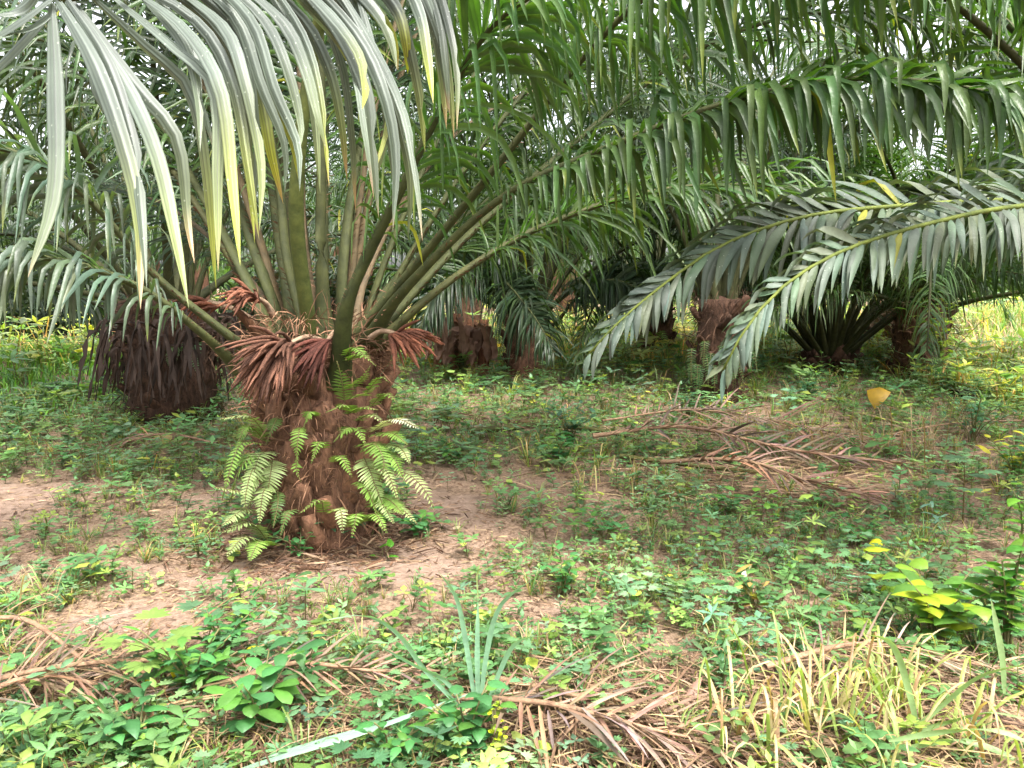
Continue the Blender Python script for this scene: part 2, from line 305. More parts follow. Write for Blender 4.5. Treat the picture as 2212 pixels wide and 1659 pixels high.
# ------------------------------------------------------------------ the big palm
P0 = gp(700, 1165); C0 = P0.copy()
def build_main():
    t = thing('oil_palm', P0, 'large oil palm with fern covered trunk and rust brown flower clusters, nearest the camera', 'palm tree')
    H = 1.12
    link('trunk', trunk_mesh(H, .23, .31, seed=3, bulge=.05, nr=30, nz=34), t)
    add_stubs(t, 66, H, .25, .345, z0=.05, sc=1.2)
    fibres(t, 1700, H, .27, .37, (.02, 1.12), (.04, .2))
    D = P0[1]
    def fr(pts, **k):
        P = [at(*p) for p in pts]
        return add_frond(t, P, origin=P0, **k)
    # (px, py, depth) along each rachis
    C, _ = spline([at(*q) for q in [(672, 735, D - .1), (640, 430, 4.2), (700, 0, 3.9), (860, -420, 3.2), (1000, -560, 2.5), (1010, -380, 1.9), (900, -150, 1.5), (500, -70, 1.22), (125, 0, 1.08)]], 50)
    rv, rf = tube(C, np.linspace(.045, .006, 50), np.linspace(.032, .005, 50), 8)
    nf_ = link('frond', mesh('frond', rv - P0, rf, M_PET, (1.5, 1.6, 1.2)), t, 'frond arching over the camera with pale drooping leaflets and yellow tips')
    LV = [((125, 0), (50, 55), (-90, 130), 50, 0), ((125, 6), (30, 110), (-90, 235), 50, 0), ((122, 8), (60, 60), (-40, 90), 40, 0), ((120, 10), (112, 200), (95, 420), (62, 600), 62, .2), ((135, 8), (190, 110), (225, 200), (262, 290), 74, 0),
          ((140, 8), (225, 150), (275, 330), (292, 480), (300, 670), 62, .6), ((150, 4), (270, 170), (340, 330), (382, 500), (402, 668), 56, .5), ((160, 0), (300, 190), (385, 300), (400, 480), (425, 570), 52, .3), ((200, -8), (330, 110), (405, 185), (440, 330), (458, 625), 56, .8),
          ((230, -14), (370, 100), (455, 190), (468, 400), (474, 590), 50, .5), ((280, -22), (400, 60), (470, 190), (498, 400), (510, 575), 50, .9), ((330, -30), (440, 70), (505, 190), (535, 360), (548, 520), 46, .7), ((370, -38), (480, 60), (540, 170), (560, 350), (562, 500), 46, .5),
          ((400, -40), (500, 50), (555, 200), (590, 330), (608, 440), 54, 1.), ((440, -45), (540, 60), (590, 190), (630, 300), (652, 400), 58, .9), ((470, -50), (560, 30), (620, 130), (650, 260), (655, 330), 44, .2), ((500, -55), (610, 50), (665, 150), (690, 260), (708, 330), 50, .3),
          ((540, -60), (650, 40), (710, 150), (735, 260), (742, 390), 52, .4), ((580, -64), (690, 30), (750, 120), (775, 200), (772, 260), 50, 1.), ((610, -68), (720, 60), (790, 190), (812, 330), (820, 470), 52, .1), ((640, -70), (760, 60), (820, 190), (850, 330), (845, 500), 50, 0), ((680, -74), (780, 80), (850, 230), (880, 380), (885, 520), 46, .2),
          ((700, -80), (800, 20), (840, 80), (862, 150), 56, 1.), ((760, -90), (850, 10), (875, 90), (882, 160), 50, .9), ((800, -95), (870, 60), (905, 210), (910, 330), 44, .5), ((840, -100), (900, 20), (925, 120), (935, 230), 44, .8), ((870, -110), (930, 30), (955, 160), (962, 280), 42, .6), ((900, -120), (950, 60), (975, 180), (985, 300), 38, .5),
          ((300, -26), (390, 90), (420, 200), (432, 330), 40, .2), ((560, -60), (640, 90), (675, 230), (690, 420), 40, .4), ((740, -84), (800, 120), (835, 260), (800, 420), 36, .3), ((90, -20), (20, 20), (-80, 40), 44, 0), ((640, -74), (730, 130), (760, 300), (770, 460), 38, .1)]
    LV = LV + [tuple((a_[0] + 14 + ox_ * k_, a_[1] - 6 + oy_ * k_) for k_, a_ in enumerate(q[:-2])) + (q[-2] * .8, random.choice([0, .1, .3, .8])) for q in LV[4:] for ox_, oy_ in [(random.uniform(-7, 9), random.uniform(-14, 6))] if random.random() < .7]
    for q in LV:
        pts, wpx, ye = q[:-2], q[-2], q[-1]; rx = pts[0][0]; dep = float(np.interp(rx, [100, 500, 900], [1.08, 1.22, 1.5])); dd = random.uniform(-.1, .05)
        Q = [at(p_[0], p_[1], dep + dd * k_ * .5) for k_, p_ in enumerate(pts)]
        Q = [v_ + np.array([random.gauss(0, .003), random.gauss(0, .008), 0]) for v_ in Q]; C, LL = spline(Q, 15); T_, U_, S_ = frames(C); s_ = np.linspace(0, 1, 15); W_ = wpx / FP * dep * .5 * np.interp(s_, [0, .1, .35, .7, .88, 1], [.35, .65, 1, .8, .45, 0])
        roll = random.uniform(-.4, .4); hv = np.array([math.cos(roll), math.sin(roll), 0]); wv = norm(hv - (T_ @ hv)[:, None] * T_); nn_ = np.cross(T_, wv)
        W_ = W_ * .56 * (1 + .06 * np.array([noise.noise(Vector((rx * .1, a_ * .9, dd))) for a_ in range(15)])); us_ = np.linspace(-1, 1, 9)
        hz_ = .42 * (1 - np.abs(us_)) + .09 * np.array([0, 1, -1, 1, 0, 1, -1, 1, 0])
        V_ = (C[:, None] + wv[:, None] * (W_[:, None, None] * us_[None, :, None]) + nn_[:, None] * (W_[:, None, None] * hz_[None, :, None])).reshape(-1, 3)
        F_ = [(a_ * 9 + b_, a_ * 9 + b_ + 1, a_ * 9 + b_ + 10, a_ * 9 + b_ + 9) for a_ in range(14) for b_ in range(8)]
        k_ = np.clip((s_ - .45) * 2.2, 0, 1)[:, None] * (.25 + .75 * ye); e_ = np.clip((s_ - random.uniform(.82, .95)) * 10, 0, 1)[:, None] * (random.random() < .7)
        c_ = np.array([.095, .118, .095]) * random.uniform(.6, 1.25) * (1 - k_) + (np.array([.12, .17, .06]) * (1 - ye) + np.array([.34, .36, .025]) * ye) * k_; c_ = c_ * (1 - e_ * .8) + np.array([.34, .2, .11]) * e_ * .8
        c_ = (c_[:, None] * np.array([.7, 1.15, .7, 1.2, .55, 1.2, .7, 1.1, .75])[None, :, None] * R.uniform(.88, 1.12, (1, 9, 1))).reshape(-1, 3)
        if random.random() < .35:   # torn tip
            cut_ = random.randrange(9, 12) * 9; V_[cut_ + 5:cut_ + 9] = V_[cut_ + 4] + (V_[cut_ + 5:cut_ + 9] - V_[cut_ + 4]) * .3; V_[cut_ + 9:, :] = V_[cut_ + 9:, :] * 1
        link('leaflet', mesh('leaflet', V_ - P0, F_, M_NEAR, c_), nf_)
    base = dict(Lm=.85, Wm=.036, nseg=6, wig=.18, tipcol=((.16, .18, .03), .3, .75))
    # two long fronds to the right
    fr([(800, 735, D - .1), (870, 630, 4.3), (1080, 430, 4.1), (1330, 312, 3.9), (1560, 225, 3.7), (1800, 172, 3.5), (2050, 182, 3.3), (2240, 240, 3.15), (2420, 370, 3.05)], n=150, start=.3, droop=.98, cen=.22, sharp=9, single=190, label='long frond arching to the upper right with a curtain of hanging leaflets', col=GREEN * .85, plume=32, vary=.35, roll=.35, **{**base, 'Wm': .04, 'Lm': .56})
    fr([(775, 720, D), (900, 570, 4.5), (1080, 350, 4.3), (1290, 90, 4.1), (1450, -40, 3.9), (1750, -150, 3.6), (2050, -150, 3.4), (2350, -60, 3.3)], n=95, start=.4, droop=.98, cen=.24, sharp=9, plume=24, col=GREEN * 1.05, **{**base, 'Wm': .042, 'Lm': .75})
    fr([(815, 745, D), (900, 665, 4.6), (1010, 580, 4.7), (1170, 490, 4.8), (1400, 415, 4.9), (1650, 400, 5.0), (1900, 440, 5.1)], n=90, start=.24, droop=.85, col=GREEN, rcol=(1.2, 1.1, 1.1), **base)
    fr([(735, 830, D - .25), (745, 680, 4.15), (790, 560, 4.1), (870, 400, 4.0), (955, 230, 3.9), (1060, 60, 3.7), (1230, -60, 3.5)], n=60, start=.36, droop=.9, cen=.35, col=GREEN * 1.2, rr=(.046, .009), rcol=(.75, .8, .7), **base)
    fr([(800, 735, D), (1000, 520, 4.9), (1250, 300, 5.2), (1500, 110, 5.5), (1750, 30, 5.8), (2000, 50, 6.0), (2250, 170, 6.2)], n=125, start=.25, droop=.75, cen=.4, plume=40, vary=.35, col=DARK * 1.3, **base)
    # left
    fr([(520, 800, D - .1), (430, 715, 4.3), (300, 620, 4.1), (120, 560, 3.9), (-60, 565, 3.7), (-300, 680, 3.6)], n=66, start=.24, droop=.95, cen=.25, sharp=8, col=GREY * 1.2, **{**base, 'Lm': .55, 'Wm': .032})
    fr([(560, 775, D), (450, 690, 4.5), (330, 590, 4.4), (180, 420, 4.2), (0, 320, 4.0), (-250, 330, 3.9), (-450, 480, 3.8)], n=86, start=.28, droop=.92, cen=.3, col=GREY * 1.15, **{**base, 'Lm': .7, 'Wm': .034})
    fr([(590, 745, D), (540, 620, 4.7), (440, 430, 4.9), (330, 250, 5.0), (180, 120, 5.1), (-60, 70, 5.1), (-350, 160, 5.1)], n=96, start=.24, droop=.85, col=GREEN * .9, **base)
    fr([(620, 740, D + .1), (560, 570, 4.8), (500, 400, 5.1), (400, 180, 5.4), (250, -10, 5.7), (0, -100, 6.0), (-250, -60, 6.2)], n=96, start=.24, droop=.85, col=DARK * 1.1, **base)
    # up and back
    ups = [((640, 720, D), (600, 500, 4.9), (570, 250, 5.2), (520, 0, 5.6), (440, -160, 6.2), (330, -190, 7.0), (230, -90, 7.6)),
           ((680, 700, D), (650, 480, 4.7), (650, 220, 4.9), (640, -60, 5.2), (610, -260, 5.8), (560, -300, 6.6), (520, -200, 7.4)),
           ((700, 720, D - .1), (693, 500, 4.5), (695, 280, 4.5), (690, -50, 4.5), (700, -320, 4.6), (720, -500, 5.2), (760, -500, 6.0)),
           ((735, 730, D + .1), (745, 520, 4.8), (790, 260, 5.2), (860, 30, 5.7), (960, -120, 6.4), (1080, -150, 7.2), (1180, -60, 7.9)),
           ((755, 720, D + .15), (790, 590, 5.0), (880, 420, 5.5), (1010, 270, 6.1), (1180, 190, 6.8), (1360, 180, 7.5), (1540, 240, 8.1)),
           ((770, 725, D + .1), (850, 640, 5.1), (960, 540, 5.6), (1090, 470, 6.1), (1230, 450, 6.6), (1370, 500, 7.0)),
           ((760, 720, D + .2), (860, 600, 5.3), (1000, 470, 6.0), (1150, 380, 6.7), (1300, 350, 7.4), (1450, 390, 8.1)),
           ((610, 730, D + .2), (550, 620, 5.3), (450, 510, 6.0), (330, 430, 6.7), (210, 410, 7.4), (100, 450, 8.0)),
           ((665, 730, D - .1), (620, 560, 4.6), (600, 380, 4.7), (540, 100, 4.9), (430, -150, 5.0), (260, -330, 5.1), (50, -380, 5.2))]
    for i, u in enumerate(ups): fr(u, n=96, start=.22, rr=(.029, .005), droop=.85, col=(GREEN * .9, DARK * 1.1, GREEN)[i % 3], rcol=[(1, 1, 1), (2.4, 1.5, 2.6), (.8, .8, .7)][i % 3], **base)
    for i, (az, el) in enumerate(((95, 80), (60, 76), (125, 78), (30, 70), (150, 72), (80, 66), (110, 62), (50, 84), (165, 60), (15, 62))):
        a = rad(az); b = P0 + np.array([.2 * math.cos(a), .2 * math.sin(a), 1.08])
        add_frond(t, arch(b, a, el, random.uniform(4.6, 5.4), 58, 8, 1.5), origin=P0, n=84, start=.24, droop=.88, col=(GREEN, DARK * 1.2, GREY)[i % 3] * .9, rr=(.028, .005), rcol=[(1, 1, 1), (2.2, 1.4, 2.2), (.9, .8, .7)][i % 3], Lm=.85, Wm=.034, nseg=4, tipcol=((.16, .18, .03), .3, .75))
    fibres(t, 900, H, .22, .27, (.93, 1.22), (.06, .26), .006)
    # short cut petioles and sheath fragments round the crown
    for i in range(7):
        a = i * 2.4 + .5; b = P0 + np.array([.26 * math.cos(a), .26 * math.sin(a), 1.05]); P = arch(b, a, 68, random.uniform(.25, .42), 25, 5)
        C, _ = spline(P, 10); v, f = tube(C - P0, np.linspace(.085, .035, 10), np.linspace(.045, .02, 10), 8)
        link('cut_petiole', mesh('cut_petiole', v, f, M_BASE, (.55, .5, .4)), t)
    # spent male flower clusters
    def cluster(p, d, size, n, tint, fan=1.0, label=None):
        p = at(*p) - P0; tgt = at(*d) - P0; ax = norm(tgt - p); LN = np.linalg.norm(tgt - p)
        st, _ = spline([p, p + (tgt - p) * .4 + np.array([0, 0, .03]), tgt], 8); v, f = tube(st, np.linspace(.024, .012, 8), np.linspace(.018, .01, 8), 8)
        c = link('flower_cluster', mesh('flower_cluster', v, f, M_STALK, (1, 1, 1)), t, label)
        for i in range(n):
            k = R.uniform(0, 1); q = tgt - ax * LN * .35 * k
            rd = norm(np.cross(ax, R.normal(0, 1, 3))); dd = norm(ax * R.uniform(.6, 1.3) + rd * fan * R.uniform(.2, .75))
            L_ = size * R.uniform(.4, 1.12); wk_ = R.uniform(.85, 1.35); g = R.uniform(.35, .9)
            P = [q]; 
            for j in range(5): dd = norm(dd + np.array([0, 0, -1.0]) * g * .3 + R.normal(0, .05, 3)); P.append(P[-1] + dd * L_ / 5)
            P = np.array(P); v, f = tube(P, wk_ * np.array([.005, .0085, .009, .0085, .007, .002]), wk_ * np.array([.005, .0085, .009, .0085, .007, .002]), 6)
            link('spikelet', mesh('spikelet', v, f, M_SPIKE, np.array(tint) * R.uniform(.5, 1.4)), c)
    cluster((690, 735, D - .3), (612, 748, D - .55), .36, 150, (1, 1, 1), 1.0, 'large rust brown fan of dry spikelets left of the crown')
    cluster((590, 680, D - .1), (545, 640, D - .25), .26, 50, (1.25, 1.1, 1), .7, 'orange brown spikelet bundle high on the left')
    cluster((740, 720, D - .35), (705, 738, D - .42), .28, 60, (.6, .42, .45), .9, 'dark red spikelet cluster in the middle of the crown')
    cluster((800, 730, D - .2), (862, 722, D - .3), .27, 64, (1.25, 1.0, .9), .8, 'orange brown spikelet bundle hanging on the right')
    cluster((560, 700, D + .3), (430, 645, D + .5), .24, 30, (1, .8, .7), .8, 'small dull spikelet bundle behind the left petioles')
build_main()

# ------------------------------------------------------------------ other palms: shared fronds
PROTO = {}
def proto(el, v, dark, split):
    k = (el, v, dark, split)
    if k not in PROTO:
        P = arch((0, 0, 0), 0, el, 5.3 + .5 * v, 72 + 10 * v if el < 60 else 62 + 12 * v, 8, 1.35)
        P[:, 1] += np.linspace(0, 1, 8) ** 2 * (.5 * (v - 1))
        c = [GREEN, GREY, DARK * 1.05][dark]
        (tv, tf), (V, F, CC), sp = frond_geo(P, n=105 if split else 90, Lm=.85, Wm=.04, start=.22, nseg=4 if split else 3, droop=.88, cen=.35, sharp=7, col=c, tipcol=((.14, .15, .04), .25, .75), spines=False, ns=6 if split else 4, np_=22, rr=(.05, .008))
        lv, lf = flat(V, F)
        if split: PROTO[k] = (mesh('frond', tv, tf, M_PET, (.8, .75, .7)), mesh('leaflets', lv, lf, M_PALM, CC.reshape(-1, 3)))
        else:
            n = len(tv); v, f, cc = join([(tv, tf, GREEN * 1.2), (lv, lf, CC.reshape(-1, 3))]); PROTO[k] = (mesh('frond', v, f, M_PALM, cc), None)
    return PROTO[k]
def palm(loc, label, h=1.3, r=.34, nf=26, dark=0, split=True, group=None, els=None, sc=1, lean=(0, 0), stubs=20, fib=700, rseed=0, skip=None, cat='palm tree', tint=.75):
    rr = random.Random(rseed); t = thing('oil_palm', loc, label, cat, group)
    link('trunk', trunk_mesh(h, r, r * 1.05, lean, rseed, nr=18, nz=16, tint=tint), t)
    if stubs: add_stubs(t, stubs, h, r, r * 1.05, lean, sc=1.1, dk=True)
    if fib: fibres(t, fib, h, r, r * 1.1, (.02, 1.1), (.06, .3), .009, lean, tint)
    els = els or (84, 72, 60, 46, 32, 18)
    for i in range(nf):
        el = els[min(int((i / nf) ** .9 * len(els)), len(els) - 1)]; az = i * 2.39996 + rseed
        if skip and skip(az % (2 * math.pi), el): continue
        a, b = proto(el, rr.randrange(2), dark, split)
        o = link('frond', a, t); o.location = (lean[0] + r * .55 * math.cos(az), lean[1] + r * .55 * math.sin(az), h - .08); o.rotation_euler.z = az + rr.uniform(-.15, .15)
        s_ = sc * rr.uniform(.85, 1.1); o.scale = (s_, s_, s_)
        if b: link('leaflets', b, o, kind='stuff')
    return t
palm(gp(375, 905), 'oil palm with shade-darkened trunk hung with dead fronds, behind the big palm', h=1.35, r=.46, nf=26, dark=2, rseed=1, tint=.3, skip=lambda a, e: e < 70 and (a > 4.0 or a < 1.0))  # low tint paints the shade of this clump into trunk and fibre
palm(gp(1140, 812), 'oil palm with low arching dark fronds in the middle distance, right of the big palm', h=1.05, r=.36, dark=2, rseed=2, nf=26, els=(84, 78, 72, 60, 46, 32), skip=lambda a, e: e < 50 and 4.0 < a < 5.5)
P2 = COL.objects['oil_palm.002'] if False else [o for o in COL.objects if o.name.startswith('oil_palm')][-1]
for pts in ([(1175, 705, 13.3), (1130, 620, 12.9), (1060, 578, 12.3), (985, 590, 11.8), (930, 650, 11.4), (905, 720, 11.2)], [(1170, 700, 13.2), (1120, 625, 12.6), (1090, 605, 12.0), (1120, 640, 11.3), (1165, 700, 10.8), (1198, 765, 10.5)], [(1200, 700, 13.4), (1250, 640, 13.0), (1310, 605, 12.6), (1370, 620, 12.2), (1410, 665, 12.0)]):
    add_frond(P2, [at(*q) for q in pts], origin=np.array(P2.location), n=130, Lm=1.0, Wm=.055, start=.2, roll=.5, col=DARK * .8, nseg=4, droop=.9, cen=.35, alpha=(60, 30))
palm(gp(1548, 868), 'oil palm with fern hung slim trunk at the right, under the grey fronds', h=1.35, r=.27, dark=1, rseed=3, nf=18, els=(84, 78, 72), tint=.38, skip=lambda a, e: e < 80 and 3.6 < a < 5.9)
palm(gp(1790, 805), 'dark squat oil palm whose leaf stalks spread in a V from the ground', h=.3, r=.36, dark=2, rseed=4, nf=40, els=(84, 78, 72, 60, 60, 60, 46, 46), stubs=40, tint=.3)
palm(gp(1412, 775), 'small far oil palm stem with ferns between the middle palm and the fern hung palm', h=1.5, r=.35, dark=0, rseed=5, nf=20)
palm(gp(1990, 738), 'far oil palm behind the yellow leaved shrub at the right', h=1.2, r=.36, dark=0, rseed=6, nf=22)
palm(np.array([-8.6, 9.0, 0]), 'oil palm just outside the left edge whose grey fronds droop into view', h=1.4, r=.36, dark=1, rseed=8, nf=26)

# palm outside the right edge: its two grey fronds fill the right middle
def build_right():
    B = np.array([4.9, 5.7, 0]); B[2] = terr1(B[0], B[1])
    t = thing('oil_palm', B, 'oil palm just outside the right edge with two speckled grey fronds drooping to the left', 'palm tree')
    link('trunk', trunk_mesh(1.3, .35, .36, seed=9), t); add_stubs(t, 24, 1.3, .35, .36); fibres(t, 400, 1.3, .35, .38)
    c = B + np.array([0, 0, 1.3])
    def fr(pts, **k): return add_frond(t, [c] + [at(*p) for p in pts], origin=B, **k)
    g = dict(nseg=7, leafm=M_PALMS, droop=.8, cen=.42, sharp=5, plume=15, alpha=(66, 30), vary=.22, roll=.75, rcol=(2.2, 2.4, 1.3), tipcol=((.16, .18, .08), .3, .85), wig=.3)
    fr([(2500, 440, 4.7), (2212, 432, 4.4), (1950, 445, 4.2), (1740, 468, 4.05), (1560, 530, 3.95), (1420, 625, 3.85), (1320, 712, 3.8), (1272, 765, 3.8)], n=130, Lm=.54, Wm=.052, start=.12, single=150, col=GREY * 1.0, label='upper speckled grey frond with its tip pointing down left', **g)
    fr([(2480, 440, 4.2), (2212, 445, 3.8), (2020, 480, 3.6), (1850, 530, 3.45), (1730, 590, 3.35), (1650, 660, 3.3), (1595, 735, 3.28), (1562, 800, 3.28)], n=125, Lm=.45, Wm=.044, start=.12, single=150, col=GREY * 1.25, label='lower speckled grey frond with its tip pointing down left', **g)
    fr([(2600, 300, 5.6), (2350, 330, 5.8), (2100, 400, 6.0), (1900, 480, 6.2), (1750, 560, 6.3)], n=80, Lm=.8, Wm=.05, start=.2, col=DARK * 1.2, nseg=5, droop=.95, cen=.3)
    fr([(2700, 350, 6.6), (2500, 380, 6.9), (2300, 430, 7.2), (2100, 500, 7.4), (1980, 560, 7.5)], n=80, Lm=.85, Wm=.05, start=.2, col=DARK * 1.2, nseg=5, droop=.95, cen=.3)
    fr([(2600, 420, 7.2), (2400, 440, 8.0), (2250, 480, 8.6), (2120, 540, 9.0), (2030, 600, 9.2)], n=80, Lm=.85, Wm=.05, start=.2, col=DARK * 1.2, nseg=5, droop=.95, cen=.3)
    for i in range(14):
        az = i * 2.39996; el = (80, 66, 50)[i % 3]; a, b = proto(72 if el > 70 else 60 if el > 55 else 46, i % 2, 0, True)
        o = link('frond', a, t); o.location = (0.1 * math.cos(az), .1 * math.sin(az), 1.25); o.rotation_euler.z = az; link('leaflets', b, o, kind='stuff')
build_right()

# grove behind
spots = []
for row, y in enumerate((14, 21, 29, 40)):
    n = (4, 4, 6, 7)[row]; half = y * .78
    for i in range(n):
        x = -half + 2 * half * (i + .5 * (row % 2) + .25) / n + random.uniform(-1, 1); spots.append((x, y + random.uniform(-1.5, 1.5), row))
REG = lambda x, y: 'left' if x / y < -.22 else 'right' if x / y > .22 else 'centre'
for k, (x, y, row) in enumerate(spots):
    if row == 0 or (row == 1 and (x / y > .34 or x / y < -.42)) or (row == 2 and abs(x / y - .52) < .12): continue
    g = 'distant oil palms at the %s of the grove' % REG(x, y)
    lab = ('oil palm standing in the second row of the grove at the %s' if row < 2 else 'distant oil palm in the back rows of the grove at the %s') % REG(x, y)
    palm(np.array([x, y, terr1(x, y)]), lab, h=random.uniform(1.2, 2.2) + .35 * row, r=.34, nf=28, dark=k % 3 if row < 2 else 0, split=False, group=g + (' nearer' if row < 2 else ''), stubs=0, fib=0, rseed=20 + k, sc=1.05)

# ------------------------------------------------------------------ leaf shapes for small plants (strips along +X)
LOW = False
def leaf(L, W, kind='ovate', droop=.3, nseg=4, col=(.06, .14, .04), az=0, pitch=20, pos=(0, 0, 0), fold=.15, tip=None):
    if LOW: nseg = 2 if kind != 'blade' else 3
    s = np.linspace(0, 1, nseg + 1)
    pr = {'ovate': ([0, .12, .35, .7, 1], [.08, .75, 1, .62, 0]), 'heart': ([0, .04, .2, .6, 1], [.3, .95, 1, .7, 0]), 'lance': ([0, .15, .4, .75, 1], [.1, .7, 1, .6, 0]), 'obov': ([0, .3, .6, .85, 1], [.1, .6, 1, .85, .1]), 'blade': ([0, .1, .5, .8, 1], [.7, .9, 1, .6, 0])}[kind]
    if nseg == 4 and kind != 'blade': s_ = np.array([0, .14, .42, .75, 1])
    elif LOW and nseg == 2: s_ = np.array([0, .35, 1])
    else: s_ = s
    e = rad(pitch); a = az; d = np.array([[math.cos(a) * math.cos(e), math.sin(a) * math.cos(e), math.sin(e)]])
    W0 = np.array([[-math.sin(a), math.cos(a), 0]])
    V, F = blades(np.array([pos], float), d, W0, np.array([L]), np.array([W]), np.array([droop]), np.array([.6]), np.array([5.]), nseg, -fold, prof=np.interp(s_, *pr))
    C = np.tile(np.array(col, float), (V.shape[1], 1))
    if tip is not None: k = np.repeat(s ** 3, 3)[:, None]; C = C * (1 - k) + np.array(tip) * k
    return V[0], F, C
def stemtube(P, r, col): 
    C, _ = spline(P, 6); v, f = tube(C, np.linspace(r, r * .5, 6), np.linspace(r, r * .5, 6), 4); return v, f, np.array(col, float)
GS = [np.array(c) * 1.25 for c in ((.095, .19, .06), (.065, .145, .05), (.14, .22, .05), (.09, .175, .085), (.22, .28, .05))]
def rc(g=None):
    c = GS[random.randrange(4)] if g is None else GS[g]; return c * random.uniform(.8, 1.25)
def plant(kind, rg):
    """list of (part name, V, F, C) in local coordinates, unit size about as in the photo"""
    random.seed(rg); out = []; h = random.uniform(.10, .2); lx, ly = random.uniform(-.06, .06), random.uniform(-.06, .06)
    S = [np.zeros(3), np.array([lx * .4, ly * .4, h * .5]), np.array([lx, ly, h])]
    g = random.randrange(4)
    if kind == 'pair':          # opposite ovate leaves up a thin stem
        out.append(('stem', *stemtube(S, .003, (.10, .13, .04)))); a = random.uniform(0, 3)
        for i in range(5):
            k = .25 + .75 * i / 4; p = S[2] * k; a += 1.5; L = random.uniform(.045, .075) * (1.1 - .4 * (i / 4))
            for q in (0, math.pi): out.append(('leaf', *leaf(L, L * .55, 'ovate', .3, 4, rc(g), a + q, random.uniform(5, 35) + (20 if i == 4 else 0), p)))
    elif kind == 'whorl':       # rosette at the top
        out.append(('stem', *stemtube(S, .003, (.13, .12, .04)))); n = random.randint(5, 7)
        for i in range(n): L = random.uniform(.06, .1); out.append(('leaf', *leaf(L, L * .48, 'obov', .35, 4, rc(g), i * 2 * math.pi / n + random.uniform(-.3, .3), random.uniform(0, 30), S[2])))
        for i in range(3): L = random.uniform(.05, .07); out.append(('leaf', *leaf(L, L * .5, 'ovate', .35, 4, rc(g), random.uniform(0, 6), 10, S[1])))
    elif kind == 'tri':         # three-parted leaves on stalks
        for i in range(4):
            a = random.uniform(0, 6.28); r = random.uniform(.03, .09); tp = np.array([r * math.cos(a), r * math.sin(a), h * random.uniform(.6, 1)])
            st = stemtube([np.zeros(3), tp * np.array([.3, .3, .6]), tp], .0022, (.1, .12, .04)); L = random.uniform(.05, .075); c = rc(g)
            lf = [leaf(L, L * .62, 'ovate', .3, 4, c, a + q, 12, tp) for q in (0, 2, -2)]; out.append(('leaf', *join(lf))); out.append(('stem', *st))
    elif kind == 'palmate':     # cassava-like
        out.append(('stem', *stemtube(S, .003, (.14, .10, .04))))
        for i in range(7):
            a = i * 2.4; tp = S[2] * (.45 + .09 * i) + np.array([.06 * math.cos(a), .06 * math.sin(a), .02]); c = rc(g)
            lf = [leaf(.06 * (1 - .12 * abs(q)), .02, 'lance', .35, 4, c, a + q * .62, 8, tp) for q in (-2.4, -1.6, -.8, 0, .8, 1.6, 2.4)]
            lf.append(stemtube([S[2] * (.45 + .09 * i), tp], .0012, (.16, .1, .04))); out.append(('leaf', *join(lf)))
    elif kind == 'heart':       # vine with heart leaves
        out.append(('stem', *stemtube([np.zeros(3), np.array([lx, ly, h * .7]), np.array([lx * 3, ly * 3, h * .8])], .0025, (.15, .15, .05))))
        for i in range(5):
            a = random.uniform(0, 6.28); k = .4 + .15 * i; p = np.array([lx * 3 * k, ly * 3 * k, h * k * .8]) + np.array([math.cos(a), math.sin(a), .3]) * .02
            L = random.uniform(.06, .1); out.append(('leaf', *leaf(L, L * .85, 'heart', .6, 4, rc(4 if random.random() < .3 else g), a, random.uniform(-20, 25), p, fold=.08)))
    elif kind == 'grass':
        n = 11
        for i in range(n):
            a = random.uniform(0, 6.28); L = random.uniform(.12, .26); c = random.choice([(.10, .2, .05), (.16, .22, .06), (.3, .26, .11)])
            out.append(('blade', *leaf(L, .007, 'blade', .85, 5, c, a, random.uniform(45, 80), (random.uniform(-.01, .01), random.uniform(-.01, .01), 0))))
    return out
KINDS = ['pair', 'whorl', 'tri', 'palmate', 'heart', 'grass', 'pair', 'tri', 'pair', 'whorl', 'grass']
PROT = [(k, plant(k, 100 + 17 * i + j)) for i, k in enumerate(KINDS) for j in range(3)]
LOW = True
PLOW = [(k, plant(k, 100 + 17 * i + j)) for i, k in enumerate(KINDS) for j in range(3)]
LOW = False
random.seed(5)
# bare patches: centre (px,py), world radii
BARE = [(gp(250, 1065), 1.9, .6), (gp(190, 1350), .26, .2), (gp(900, 1230), .4, .16), (gp(1270, 1315), .28, .1), (gp(960, 1090), .3, .14), (gp(620, 1250), .5, .14), (gp(300, 1225), .5, .14)]
def dens(x, y):
    v = .66 + .8 * fbm(x + 40, y, .75) + .55 * fbm(x - 11, y + 5, 2.3)
    for c, a, b in BARE: v -= 1.0 * math.exp(-((x - c[0]) / a) ** 2 - ((y - c[1]) / b) ** 2)
    if (x - P0[0]) ** 2 + (y - P0[1]) ** 2 < .3: v = -1
    v += .75 * min(1, max(0, (y - 4.6) / 4))
    if y > 11: v = max(v, .5)
    return v
DRYREG = [(gp(1620, 1015), 1.1, .35), (gp(1700, 1085), .8, .3), (gp(130, 1500), .5, .35), (gp(560, 1560), .45, .2), (gp(1330, 1560), .55, .35), (gp(1900, 1560), .6, .5), (gp(1700, 1030), 1.7, .6), (gp(1750, 960), 2., .7), (gp(320, 985), .9, .4)]
build_ground()
def dry(x, y): return max(math.exp(-((x - c[0]) / a) ** 2 - ((y - c[1]) / b) ** 2) for c, a, b in DRYREG)
def sample(n, y0=700, y1=1900, x0=-500, x1=2700, f=None, pw=1.0):
    out = []
    while len(out) < n:
        px = random.uniform(x0, x1); py = y0 + (y1 - y0) * random.random() ** pw; p = gp(px, py)
        if p[1] > 40: continue
        if f is None or random.random() < f(p[0], p[1]): out.append(p)
    return np.array(out)
